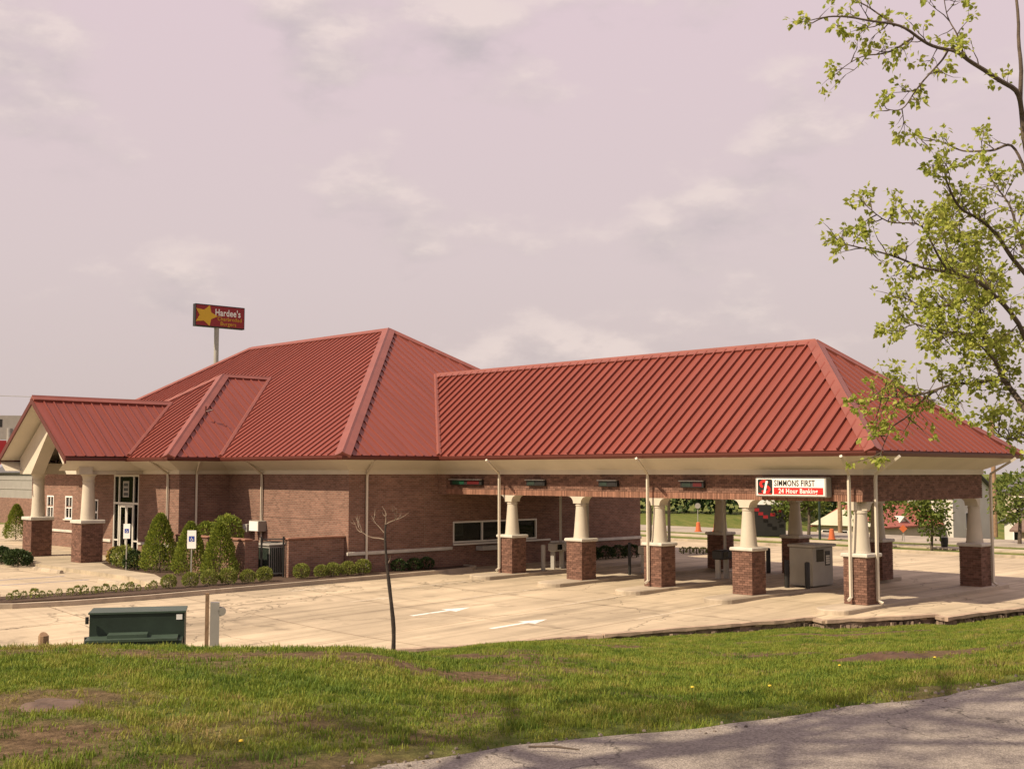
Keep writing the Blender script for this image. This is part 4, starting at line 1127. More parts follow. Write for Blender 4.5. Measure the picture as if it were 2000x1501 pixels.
def wheel_stop(x0, x1, y, label):
    m = MB()
    prof = [(-.09, 0), (.09, 0), (.07, .11), (.03, .13), (-.03, .13), (-.07, .11)]
    m.extrude([Vector((x0, y + a, zlot(x0, y) + b)) for a, b in prof], (x1 - x0, 0, 0))
    tag(m.build('wheel_stop', 'kerb', at=(x0, y, 0)), label, 'wheel stop', 'concrete wheel stops')
wheel_stop(-31.6, -28.9, -12.55, 'concrete wheel stop beside the low hedge bed')
wheel_stop(-24.1, -21.6, -13.2, 'concrete wheel stop behind the row of small plants')

# ------------------------------------------------------------------ vegetation
def leaf(mb, p, d, n_, L, W):
    """folded diamond leaf"""
    d = d.normalized(); s_ = d.cross(n_)
    if s_.length < 1e-3: s_ = d.cross(Vector((1, .3, .2)))
    s_.normalize(); up = s_.cross(d)
    k = len(mb.v)
    mb.v += [tuple(p), tuple(p + d * L * .5 + s_ * W * .5 + up * W * .12), tuple(p + d * L), tuple(p + d * L * .5 - s_ * W * .5 + up * W * .12)]
    mb.f.append((k, k + 1, k + 2, k + 3))
def rv(r_): 
    while True:
        v = Vector((r_.uniform(-1, 1), r_.uniform(-1, 1), r_.uniform(-1, 1)))
        if .05 < v.length < 1: return v.normalized()
def cone_shrub_mesh(seed, h, r, n, ls, m):
    r_ = random.Random(seed); mb = MB()
    for i in range(n):
        t = r_.random() ** .75; z = h * t
        R_ = r * (1 - t) ** .62 * (1.06 if t > .12 else .8 + t * 2) 
        q = r_.uniform(0, 2 * math.pi)
        lump = 1 + .16 * mnoise.noise((math.cos(q) * 2.2 + seed, math.sin(q) * 2.2, z * 3.0)) + .10 * mnoise.noise((math.cos(q) * 6 + seed, math.sin(q) * 6, z * 8))
        rr = R_ * lump * r_.uniform(.72, 1.02)
        p = Vector((rr * math.cos(q), rr * math.sin(q), z + .02))
        d = (Vector((math.cos(q), math.sin(q), .9)) + rv(r_) * .7)
        leaf(mb, p, d, rv(r_), ls * r_.uniform(.7, 1.3), ls * .55)
    k = MB(); 
    return mb.mesh('foliage', MT[m])
def ball_mesh(seed, r, n, ls, m, sq=.85):
    r_ = random.Random(seed); mb = MB()
    for i in range(n):
        v = rv(r_); 
        if v.z < -.75: v.z *= -1
        lump = 1 + .10 * mnoise.noise(v * 2.4 + Vector((seed, 0, 0)))
        rr = r * lump * r_.uniform(.8, 1.0)
        p = Vector((v.x * rr, v.y * rr, v.z * rr * sq + r * sq))
        leaf(mb, p, v + rv(r_) * .8 + Vector((0, 0, .2)), rv(r_), ls * r_.uniform(.7, 1.3), ls * .6)
    return mb.mesh('foliage', MT[m])
def plant(name, mesh, loc, label, cat, group=None, sc=1.0, rz=0.0, stem=.3, stemr=.03):
    t = thing(name, label, cat, loc, group)
    f_ = bpy.data.objects.new('foliage', mesh); COL.objects.link(f_); f_.parent = t
    m = MB(); m.tube([Vector(loc) + Vector((0, 0, -.05)), Vector(loc) + Vector((0, 0, stem))], [stemr, stemr * .6], 7); st = m.build('stem', 'bark', t)
    t.scale = (sc,) * 3 if not hasattr(sc, '__len__') else sc; t.rotation_euler = (0, 0, rz)
    return t
G_ = 'conical evergreen shrubs'
cm = [cone_shrub_mesh(i, 2.15, .74, 5200, .10, 'conifer') for i in (1, 2, 3)]
plant('conical_shrub', cm[0], (-26.0, -9.75, .1), 'largest conical shrub standing left of the parking sign', 'shrub', G_, (1.08, 1.08, 1.06), .3, 1.6)
plant('conical_shrub', cm[1], (-23.6, -9.72, .1), 'conical shrub directly behind the blue parking sign', 'shrub', G_, (.98, .98, .94), 1.2, 1.5)
plant('conical_shrub', cm[2], (-21.3, -9.75, .1), 'conical shrub right of the parking sign against the screen wall', 'shrub', G_, (.98, .98, .96), 2.2, 1.5)
plant('conical_shrub', cm[0], (-54.0, -4.5, .1), 'conical shrub at the far left before the low brick wall', 'shrub', G_, (1.0, 1.0, .95), 4.2, 1.5)
plant('rounded_shrub', ball_mesh(11, .62, 1500, .12, 'conifer', 1.0), (-24.6, -7.5, .9), 'taller green shrub showing over the screen wall', 'shrub', None, (1, 1, 1.15), 0, .5)
plant('rounded_shrub', ball_mesh(12, .5, 1200, .12, 'conifer', 1.0), (-26.0, -7.6, .9), 'smaller green shrub showing over the screen wall', 'shrub', None, (1, 1, 1.1), 0, .5)
bm_ = [ball_mesh(20 + i, .30, 1700, .055, 'box', .9) for i in range(4)]
gl = [(-19.15, -13.0), (-19.1, -12.2), (-19.2, -11.4), (-19.1, -10.7), (-19.0, -9.95), (-19.15, -9.15), (-19.2, -7.5), (-19.2, -6.6), (-19.25, -6.0), (-19.1, -5.4), (-19.2, -4.6)]
ords = ['first', 'second', 'third', 'fourth', 'fifth', 'sixth', 'seventh', 'eighth', 'ninth', 'tenth', 'eleventh', 'twelfth', 'thirteenth', 'fourteenth', 'fifteenth', 'sixteenth', 'seventeenth', 'eighteenth', 'nineteenth', 'twentieth', 'twenty-first', 'twenty-second']
for i, (x, y) in enumerate(gl):
    plant('globe_shrub', bm_[i % 4], (x, y, .09), f'{ords[i]} clipped globe shrub from the left along the kerb', 'shrub', 'clipped globe shrubs along the kerb', .88 + .22 * ((i * 37) % 7) / 7, i * 1.1, .25)
sm_ = [ball_mesh(40 + i, .13, 150, .07, 'box', 1.15) for i in range(4)]
rr_ = random.Random(5)
for i in range(22):
    y = -19.3 + i * .275 + rr_.uniform(-.05, .05)
    t = plant('edging_plant', sm_[i % 4], (-19.25 + rr_.uniform(-.12, .12) + (.0 if y > -18.6 else -.3), y, .1), f'{ords[i]} small edging plant from the left along the curved kerb', 'plant', 'small edging plants in the kerb strip', rr_.uniform(.6, 1.1), i * .7, .12, .012)
# low hedge bed at far left
hb = [ball_mesh(60 + i, .5, 900, .12, 'dark', .6) for i in range(3)]
for i in range(7):
    plant('hedge_bush', hb[i % 3], (-39.5 + i * .95, -12.35 + .25 * (i % 2), .02), f'{ords[i]} dark low bush from the left in the porch hedge', 'bush', 'low dark bushes in the porch hedge', rr_.uniform(.85, 1.1), i * 1.3, .25)
pb_ = [ball_mesh(70 + i, .42, 500, .13, k, .9) for i, k in enumerate(('box', 'dark', 'yel'))]
spots = [(-31.0, -9.2, 2, 'low yellow flowering plant at the foot of the porch column'), (-30.2, -9.4, 1, 'dark spiky bush beside the yellow plant'), (-29.3, -9.7, 0, 'mid green bush before the entrance doors'),
         (-28.4, -9.9, 0, 'mid green bush left of the largest conical shrub'), (-27.5, -10.1, 1, 'dark bush touching the largest conical shrub'), (-29.0, -8.3, 1, 'dark bush under the doors beside the bay wall')]
for i, (x, y, k, lab) in enumerate(spots): plant('bed_plant', pb_[k], (x, y, .1), lab, 'plant', None, .9 + .1 * (i % 3), i)
plant('bed_plant', pb_[0], (-40.2, -6.0, .1), 'small green bush between the two porch columns', 'plant', None, 1.3, 2)
for i in range(3):
    plant('wall_shrub', pb_[1], (-19.35 + .1 * (i % 2), -2.7 + i * .75, .1), f'{ords[i]} dark shrub from the left at the shaded end wall', 'shrub', 'dark shrubs at the shaded end wall', (.72, .72, .62), i)
for i in range(5):
    plant('wall_shrub', pb_[1], (-18.9, 7.6 + i * .95, .02), f'{ords[i]} dark shrub from the left behind the second canopy column', 'shrub', 'dark shrubs behind the lanes', (1.0, 1.0, .75), i)
pb3 = sm_[0]
for i in range(9):
    plant('edging_plant', sm_[i % 4], (-18.7 + i * .3, 15.2 + i * .15, .02), f'{ords[i]} small plant from the left in the rear bed glimpsed between canopy columns', 'plant', 'plants in the rear bed', (1.3, 1.3, 1.0), i)

# broadleaf background trees
def tree(name, loc, h, cw, ch, label, m='young', n=1500, ls=.28, seed=0, trunk_h=None, tr=.09, cat='tree', group=None):
    r_ = random.Random(seed)
    t = thing(name, label, cat, loc, group); loc = Vector(loc)
    th = trunk_h or h - ch * .55
    tk = MB(); tk.tube([loc + Vector((0, 0, -.1)), loc + Vector((.05, .03, th * .5)), loc + Vector((.0, .08, th))], [tr * 1.3, tr, tr * .8], 8)
    cl = []
    for i in range(10):
        v = rv(r_); c = loc + Vector((v.x * cw * .33, v.y * cw * .33, h - ch * .5 + v.z * ch * .33)); cl.append((c, cw * r_.uniform(.2, .32)))
        tk.tube([loc + Vector((0, .05, th * r_.uniform(.75, 1.0))), loc.lerp(c, .6) + Vector((0, 0, th * .25)), c], [tr * .5, tr * .3, tr * .1], 5)
    tk.build('trunk', 'bark', t, smooth=True)
    lf = MB()
    for i in range(n):
        c, rad = cl[i % len(cl)]; v = rv(r_); rr = rad * r_.uniform(.55, 1.1)
        p = c + Vector((v.x * rr, v.y * rr, v.z * rr * .85))
        leaf(lf, p, v + rv(r_), rv(r_), ls * r_.uniform(.7, 1.3), ls * .6)
    lf.build('crown', m, t)
    return t

# ------------------------------------------------------------------ foreground maple (right edge)
TB = Vector((13.43, -18.83, 1.80))
LIMBS = {
 'T': [(0,0,0),(0.13,-0.35,1.76),(0.14,-0.61,2.95),(0.13,-0.77,4.37),(0.19,-1.0,5.71),(0.18,-1.12,6.77),(0.14,-1.09,7.46),(0.18,-1.0,8.45)],
 'A': [(0.19,-1.07,6.39),(0.23,-1.34,6.62),(0.1,-1.77,6.73),(0.02,-2.16,6.86),(-0.06,-2.53,6.89),(-0.16,-2.92,6.93),(-0.27,-3.2,7.02),(-0.43,-3.5,7.03),(-0.69,-3.78,7.08),(-0.84,-3.93,7.02)],
 'A2': [(0.02,-2.16,6.86),(-0.03,-2.23,7.08),(-0.14,-2.23,7.34),(-0.16,-2.28,7.63)],
 'A3': [(-0.07,-2.4,6.9),(-0.07,-2.66,6.64),(-0.19,-2.9,6.36),(-0.26,-3.1,6.17),(-0.34,-3.33,6.16)],
 'A4': [(-0.19,-2.96,6.93),(-0.4,-3.02,6.83),(-0.65,-3.13,6.81),(-0.83,-3.3,6.68)],
 'A5': [(-0.27,-3.2,7.02),(-0.53,-3.2,7.27),(-0.77,-3.32,7.45)],
 'B': [(0.17,-1.02,5.71),(0.03,-1.06,6.1),(-0.25,-1.05,6.07),(-0.55,-1.08,6.11),(-0.8,-1.21,6.28),(-1.08,-1.37,6.38)],
 'C': [(0.13,-0.77,4.37),(0.09,-1.29,4.79),(0.01,-1.69,5.04),(-0.09,-2.1,5.19),(-0.15,-2.33,5.48),(-0.11,-2.45,5.62)],
 'D': [(0.14,-0.66,3.42),(0.13,-1.45,4.07),(0.06,-1.99,4.33),(-0.11,-2.47,4.44),(-0.27,-2.94,4.54),(-0.44,-3.27,4.63),(-0.69,-3.67,4.68)],
 'D2': [(-0.11,-2.47,4.44),(-0.18,-2.88,4.89),(-0.35,-3.21,4.95),(-0.48,-3.5,5.09)],
 'E': [(0.13,-0.6,2.77),(-0.24,-0.45,3.15),(-0.52,-0.34,3.48),(-0.76,-0.21,4.02),(-0.91,-0.27,4.48),(-1.07,-0.34,4.94),(-1.13,-0.46,5.46)],
 'F': [(-0.42,-0.37,3.38),(-0.56,-0.95,3.39),(-0.72,-1.54,3.25),(-0.88,-1.98,3.18),(-1.06,-2.45,3.13)],
 'F2': [(-0.72,-1.54,3.25),(-0.89,-1.83,3.01),(-1.02,-2.08,2.82),(-1.06,-2.24,2.53)],
 'G': [(-0.76,-0.21,4.02),(-1.21,-0.25,4.06),(-1.57,-0.35,4.21),(-1.85,-0.48,4.09)],
 'H': [(-0.91,-0.27,4.48),(-1.04,-0.97,4.3),(-1.2,-1.43,4.39)],
 'I': [(0.13,-0.6,2.77),(0.03,-0.98,2.71),(-0.02,-1.33,2.67),(-0.09,-1.56,2.84)],
 'J': [(0.13,-0.77,4.37),(-0.13,-0.54,5.11),(-0.36,-0.41,5.66),(-0.56,-0.36,6.03)],
 'K': [(-0.76,-0.21,4.02),(-0.62,-0.62,4.5),(-0.55,-1.0,4.95),(-0.6,-1.35,5.3)],
 'L': [(-0.52,-0.34,3.48),(-0.55,-0.75,3.8),(-0.62,-1.2,3.95),(-0.75,-1.6,3.9)],
 'M': [(0.13,-1.45,4.07),(-0.15,-1.35,4.45),(-0.4,-1.3,4.75)],
 'R1': [(0.14,-0.67,3.54),(0.79,-0.63,4.08),(1.36,-0.52,4.49)],
 'R2': [(0.13,-0.77,4.37),(0.35,0.23,5.27),(0.6,0.97,6.18)],
 'R3': [(0.19,-1.0,5.71),(0.37,-0.33,6.6),(0.63,0.15,7.4)],
 'R4': [(0.16,-0.57,2.71),(0.77,-0.83,2.97),(1.27,-0.74,2.9)],
}
RAD = {'T': (.065, .012), 'A': (.032, .006), 'E': (.045, .009), 'D': (.032, .006), 'C': (.03, .006), 'B': (.02, .005), 'F': (.026, .005), 'J': (.028, .006), 'R1': (.05, .01), 'R2': (.05, .01), 'R3': (.04, .01), 'R4': (.04, .01)}
DENS = {'T': 0, 'A': .8, 'A2': 1.0, 'A3': .8, 'A4': .8, 'A5': 1.0, 'B': .75, 'C': 1.7, 'D': 1.6, 'D2': 1.1, 'E': 2.8, 'F': 2.3, 'F2': 1.0, 'G': 2.8, 'H': 2.8, 'I': 2.2, 'J': 1.8, 'K': 2.4, 'L': 2.6, 'M': 2.2, 'R1': 1.2, 'R2': 1.2, 'R3': 1.2, 'R4': 1.2}
rt = random.Random(21)
mp_tree = thing('maple_tree', 'maple tree with fresh yellow green leaves leaning in at right edge', 'tree', TB)
tk, lf = MB(), MB()
def smooth_path(pts, n):
    out = []
    for i in range(len(pts) - 1):
        p0, p1, p2, p3 = pts[max(i - 1, 0)], pts[i], pts[i + 1], pts[min(i + 2, len(pts) - 1)]
        for k in range(n):
            t = k / n
            out.append(.5 * ((2 * p1) + (p2 - p0) * t + (2 * p0 - 5 * p1 + 4 * p2 - p3) * t * t + (3 * p1 - p0 - 3 * p2 + p3) * t ** 3))
    out.append(pts[-1]); return out
def cluster(p, d, n, ls):
    for i in range(n):
        v = (d * .5 + rv(rt) + Vector((0, 0, -.25)))
        q = p + rv(rt) * .025
        stem = q + v.normalized() * ls * .45
        L = ls * rt.uniform(.6, 1.15)
        dd = (v + Vector((0, 0, -.35)) + rv(rt) * .4); nn = rv(rt) + Vector((0, 0, .8))
        leaf(lf, stem, dd, nn, L, L * .62)
        if rt.random() < .7:      # side lobes
            s_ = dd.cross(nn).normalized()
            leaf(lf, stem, dd.normalized() + s_ * .8, nn, L * .68, L * .4); leaf(lf, stem, dd.normalized() - s_ * .8, nn, L * .68, L * .4)
def twig(p, d, L, r, lvl):
    pts = [p]; q = p.copy(); dd = d.normalized()
    for i in range(4):
        dd = (dd + rv(rt) * .28 + Vector((0, 0, .05))).normalized(); q = q + dd * L / 4; pts.append(q.copy())
    tk.tube(pts, [r * (1 - .8 * i / 4) for i in range(5)], 4, False)
    if lvl > 0:
        for i in range(rt.choice((2, 2, 3))):
            a = rt.choice(pts[1:4]); twig(a, dd + rv(rt) * .9, L * rt.uniform(.4, .7), r * .6, lvl - 1)
    cluster(pts[-1], dd, rt.choice((5, 6, 7)), .072)
    if rt.random() < .6: cluster(pts[2], dd, 3, .062)
for k, pts in LIMBS.items():
    pts = [TB + Vector(p) for p in pts]
    sp = smooth_path(pts, 5)
    r0, r1 = RAD.get(k, (.014, .004))
    sp = [p + (Vector((mnoise.noise(p * 2.1), mnoise.noise(p * 2.1 + Vector((5, 0, 0))), mnoise.noise(p * 2.1 + Vector((0, 7, 0))))) * .05 if 0 < i < len(sp) - 1 else Vector()) for i, p in enumerate(sp)]
    tk.tube(sp, [r0 + (r1 - r0) * (i / (len(sp) - 1)) ** .8 for i in range(len(sp))], 9 if r0 > .05 else 6)
    if not DENS[k]: continue
    acc = 0
    for i in range(1, len(sp)):
        acc += (sp[i] - sp[i - 1]).length * DENS[k] * (9.0 if i > len(sp) * .22 else 3.0)
        while acc > 1:
            acc -= 1; d = (sp[i] - sp[i - 1]).normalized()
            twig(sp[i], d * .55 + rv(rt) * 1.0 + Vector((0, 0, .05)), rt.uniform(.16, .42), .0075, 1 if rt.random() < .65 else 0)
    twig(sp[-1], sp[-1] - sp[-2], .14, .006, 1)
tk.build('trunk', 'bark', mp_tree, smooth=True); lf.build('crown', 'maple', mp_tree)

# second tree behind the viewpoint: its branches throw the shadows on the road
ot = thing('shade_tree', 'sparse leafed tree across the road casting branch shadows', 'tree', (*wpt(-5.6, 3.6), 2.4))
tk, lf = MB(), MB(); ro = random.Random(4); rt = random.Random(9)
ob_ = Vector((*wpt(-5.6, 3.6), 2.4))
tk.tube([ob_, ob_ + Vector((.1, .1, 2.5)), ob_ + Vector((.2, -.1, 6)), ob_ + Vector((.1, .2, 10))], [.26, .2, .13, .04], 10)
for i in range(17):
    z = 5.4 + i * .30; q = i * 2.4 + ro.uniform(-.4, .4); L = ro.uniform(2.2, 3.8)
    a = ob_ + Vector((.15, 0, z)); b = a + Vector((math.cos(q) * L * .5, math.sin(q) * L * .5, .5)); c = a + Vector((math.cos(q + .2) * L, math.sin(q + .2) * L, .9))
    sp = smooth_path([a, b, c], 6); tk.tube(sp, [.07 * (1 - j / len(sp)) + .012 for j in range(len(sp))], 6)
    for j in range(3, len(sp)):
        for k in range(2): twig(sp[j], (c - a) * .3 + rv(rt) * 1.2, rt.uniform(.5, 1.1), .014, 1)
tk.build('trunk', 'bark', ot); lf.build('crown', 'maple', ot)

# bare young tree in front of the lot
yt = Vector((*wpt(-1.42, 14.5), 0.0)); yt.z = H(yt.x, yt.y) - .05
def up_to(a, d, z): return Vector((*wpt(a, d), z))
bt = thing('young_tree', 'bare young tree trunk leaning on the grass bank before the lot', 'tree', yt)
m = MB(); rt = random.Random(3)
path = [yt, up_to(-1.415, 14.5, 2.25), up_to(-1.47, 14.5, 2.75), up_to(-1.50, 14.5, 3.0), up_to(-1.525, 14.5, 3.3), up_to(-1.52, 14.5, 3.48)]
m.tube(smooth_path(path, 4), [.030 - .018 * i / 20 + .002 * math.sin(i * 1.7) for i in range(21)], 8); m.build('trunk', 'darkbark', bt, smooth=True)
def bare_branch(mb_, p, d, L, r, lv):
    pts = [p]; dd = d.normalized()
    for i in range(5): dd = (dd + rv(rt) * .26 + Vector((0, 0, .10))).normalized(); pts.append(pts[-1] + dd * L / 5)
    mb_.tube(pts, [r * (1 - .75 * i / 5) for i in range(6)], 5)
    if lv:
        for k in range(3): bare_branch(mb_, rt.choice(pts[2:]), dd + rv(rt) * .9, L * .5, r * .55, lv - 1)
u3 = Vector((CR.x, CR.y, 0))
for p_, d_, L_, r_, lv_ in ((path[4], -u3 + Vector((0, 0, .25)), .38, .008, 2), (path[4] + Vector((0, 0, .07)), -u3 * .8 + Vector((0, 0, .7)), .28, .006, 1), (path[5], u3 * .8 + Vector((0, 0, .5)), .32, .006, 2), (path[5], u3 * .1 + Vector((0, 0, 1)), .16, .008, 1), (path[3], u3 * .3 + Vector((0, 0, .6)), .14, .008, 0)):
    m = MB(); bare_branch(m, p_, d_, L_, r_, lv_); m.build('branch', 'palebark', bt)

# ------------------------------------------------------------------ transformer, meter post, stump
tb = Vector((*wpt(-6.5, 21.0), .25)); qz = Matrix.Rotation(R(13), 3, 'Z'); ru = qz @ Vector((CR.x, CR.y, 0)); fu = qz @ Vector((CF.x, CF.y, 0))
tr = thing('pad_transformer', 'dark green pad mounted transformer on the grass bank', 'transformer', tb)
zt0 = -.45
def ob(mb, a0, a1, d0, d1, z0, z1): mb.obox(tb + ru * a0 + fu * d0 + Vector((0, 0, z0 - tb.z)), ru, fu, Vector((0, 0, 1)), a1 - a0, d1 - d0, z1 - z0)
m = MB(); ob(m, -.78, .80, -.02, .75, zt0, 1.67); m.build('tank', 'green', tr)
m = MB(); ob(m, -.80, .82, -.04, .77, 1.67, 1.70); m.build('lid', 'greenlit', tr)
m = MB(); ob(m, -.77, .78, -.55, -.021, zt0, 1.26); m.build('cabinet', 'green', tr)
m = MB(); ob(m, -.79, .70, -.57, -.022, 1.261, 1.30); m.build('cabinet_lid', 'greenlit', tr)
m = MB(); ob(m, -.45, .20, -.40, -.06, 1.301, 1.36); m.build('hinged_cover', 'greenlit', tr)
for a in (-.42, 0.0, .40):
    m = MB(); ob(m, a - .012, a + .012, -.57, -.551, .3, 1.2); m.build('door_rib', 'greenlit', tr)
m = MB(); ob(m, .66, .76, -.03, -.021, 1.55, 1.64); m.build('warning_sticker', 'white', tr)
m = MB(); c = tb + ru * -.81 + fu * -.1; m.tube([(c.x, c.y, 1.15), (c.x, c.y, 1.30)], .04, 8); m.tube([(c.x, c.y, 1.52), (c.x, c.y, 1.64)], .03, 8); m.build('hinge', 'black', tr)
mpp = Vector((*wpt(-5.2, 21.0), .3))
mt = thing('meter_post', 'weathered post carrying a grey electric meter box beside the transformer', 'meter', mpp)
def oc(mb, a0, a1, d0, d1, z0, z1): mb.obox(mpp + ru * a0 + fu * d0 + Vector((0, 0, z0 - mpp.z)), ru, fu, Vector((0, 0, 1)), a1 - a0, d1 - d0, z1 - z0)
m = MB(); oc(m, -.115, -.05, -.04, .03, -.5, 2.02); m.build('post', 'wood', mt)
m = MB(); oc(m, -.03, .125, -.05, .09, 1.12, 1.86); m.build('box', 'grey', mt)
m = MB(); oc(m, .02, .06, -.02, .03, -.5, 1.12); oc(m, .08, .12, -.02, .03, -.5, 1.12); m.build('conduit', 'grey', mt)
c = mpp + ru * .165; m = MB(); m.tube([Vector((c.x, c.y, 1.70)) - fu * .05, Vector((c.x, c.y, 1.70)) + fu * .08], .07, 14); oc(m, .125, .16, -.03, .05, 1.62, 1.78); m.build('meter', 'lgrey', mt)
sp_ = Vector((*wpt(-5.02, 13.0), 0)); sp_.z = H(sp_.x, sp_.y) - .05
m = MB(); m.tube([sp_, sp_ + Vector((0, 0, .19))], [.058, .055], 10); m.tube([sp_ + Vector((0, 0, .185)), sp_ + Vector((.01, 0, .195))], [.05, .045], 10)
tag(m.build('post_stub', 'wood', at=tuple(sp_)), 'short sawn wooden post stub at the left crest of the bank', 'post')

# flat stone, bare soil mounds, dropped stick, dandelions on the bank
def blob(name, a, d, ra, rd, h, m_, label, cat, seed):
    x, y = wpt(a, d); z = H(x, y); mb = MB(); n, kk = 22, 6
    for i in range(kk + 1):
        t = i / kk
        for j in range(n):
            q = 2 * math.pi * j / n; w = 1 + .38 * mnoise.noise((math.cos(q) * 1.5 + seed, math.sin(q) * 1.5, 0))
            px, py = wpt(a + ra * t * w * math.cos(q), d + rd * t * w * math.sin(q))
            mb.v.append((px, py, H(px, py) - .03 + h * (1 - t ** 3) + (.02 * mnoise.noise((px * 6, py * 6, seed)) + .035 * mnoise.noise((px * 11, py * 11, seed))) * (2 if m_ == 'soil' else .6) * (1 - t * .5)))
    for i in range(kk):
        for j in range(n): mb.f.append((i * n + j, (i + 1) * n + j, (i + 1) * n + (j + 1) % n, i * n + (j + 1) % n))
    return tag(mb.build(name, m_, smooth=True, at=(x, y, z)), label, cat)
MT['stone'] = mat('brown_stone', (0.12, 0.08, 0.06), .95, .4, 7, 1.0, 22)
MT['soil'] = mat('bare_soil', (0.085, 0.048, 0.031), .95, .35, 8, 1.0, 25)
MT['pale_stone'] = mat('pale_stone', (0.45, 0.38, 0.29), .9, .2, 5, .6, 25)
blob('flat_stone', -3.25, 8.6, .34, .30, .05, 'stone', 'flat brown stone sunk in the grass at lower left', 'stone', 3)
blob('soil_mound', 4.45, 14.6, .66, .5, .13, 'soil', 'dark bare soil mound in the grass at right', 'soil', 8)
blob('pale_stone', 4.25, 15.0, .14, .08, .06, 'pale_stone', 'pale stone lying on the soil mound', 'stone', 2)
blob('soil_clod', 4.75, 14.75, .12, .12, .10, 'soil', 'lumpy clod at the right end of the soil mound', 'soil', 5)
m = MB(); q0, q1 = wpt(.1, 7.28), wpt(.40, 7.2); m.tube([(*q0, 2.475), ((q0[0] + q1[0]) / 2, (q0[1] + q1[1]) / 2, 2.485), (*q1, 2.475)], [.006, .008, .004], 7)
tag(m.build('fallen_stick', 'bark', at=(*q0, 2.47)), 'dark fallen stick on the edge of the road', 'stick')

# ------------------------------------------------------------------ far side of the street
def pole(name, x, y, z0, z1, r, m_, label, cat):
    m = MB(); m.tube([(x, y, z0), (x, y, z1)], [r, r * .8], 10); return tag(m.build(name, m_, at=(x, y, z0)), label, cat)
# bank pylon sign
ps = thing('pylon_sign', 'white bank pylon sign over a dark message board beyond the canopy', 'sign', (-25.6, 32.0, 0))
u = Vector((.80, .60, 0)); f_ = Vector((.60, -.80, 0)); o = Vector((-26.0, 31.7, 0))
def op(mb, a0, a1, d0, d1, z0, z1): mb.obox(o + u * a0 - f_ * d1 + Vector((0, 0, z0)), u, f_ * -1 if False else -f_, Vector((0, 0, 1)), a1 - a0, d1 - d0, z1 - z0) if False else mb.obox(o + u * a0 - f_ * d1 + Vector((0, 0, z0)), u, -f_, Vector((0, 0, 1)), a1 - a0, d1 - d0, z1 - z0)
m = MB(); op(m, -.1, 2.2, 0, .5, .0, 2.0); m.build('message_board', 'black', ps)
m = MB(); op(m, -.1, 2.2, 0, .5, 2.02, 3.3); m.build('face', 'white', ps)
for i, (t0, w) in enumerate(((.5, 'FIRST'), (.55, 'OPEN'))): pass
text_obj('1', 1.1, 'dkred', ps, o + u * .45 + f_ * -.49 + Vector((0, 0, 2.3)), u, (0, 0, 1), .01, 'CENTER', 1.2, .03, .1, 'logo_numeral')
text_obj('SIMMONS', .3, 'black', ps, o + u * .85 + f_ * -.49 + Vector((0, 0, 2.85)), u, (0, 0, 1), .01, 'LEFT', .85)
text_obj('FIRST', .3, 'black', ps, o + u * .85 + f_ * -.49 + Vector((0, 0, 2.5)), u, (0, 0, 1), .01, 'LEFT', .85)
m = MB()
for a, z in ((.2, 1.6), (.45, 1.35), (.75, 1.15), (1.2, 1.3), (1.6, 1.55)): op(m, a, a + .3, -.02, -.004 + .0, z, z + .2)
m.build('lit_letters', 'dkred', ps)
def barrel(x, y, label):
    t = thing('traffic_barrel', label, 'barrel', (x, y, 0), 'orange traffic barrels by the street')
    m = MB(); m.lathe([(.26, 0), (.26, .05), (.2, .06), (.13, .62), (.09, .66)], (x, y, 0), 14); m.build('drum', 'orange', t)
    for z, r_ in ((.24, .172), (.42, .142)):
        m = MB(); m.lathe([(r_ + .004, z), (r_ - .018, z + .08)], (x, y, 0), 14); m.build('band', 'white', t)
barrel(-32.1, 34.1, 'orange traffic barrel left of a shaded rear column'); barrel(-31.4, 35.2, 'orange traffic barrel touching the shaded rear column'); barrel(-20.4, 32.1, 'orange traffic barrel before the white gabled shop')
sgn = thing('round_sign', 'small pale round sign on a post before the dark wood', 'sign', (-38.5, 42.5, 0))
m = MB(); m.tube([(-38.5, 42.5, 0), (-38.5, 42.5, 1.7)], .03, 6); m.build('post', 'grey', sgn)
m = MB(); m.tube([Vector((-38.5, 42.5, 1.5)) + f_ * .06, Vector((-38.5, 42.5, 1.5)) + f_ * .1], .22, 16); m.build('disc', 'lgrey', sgn)

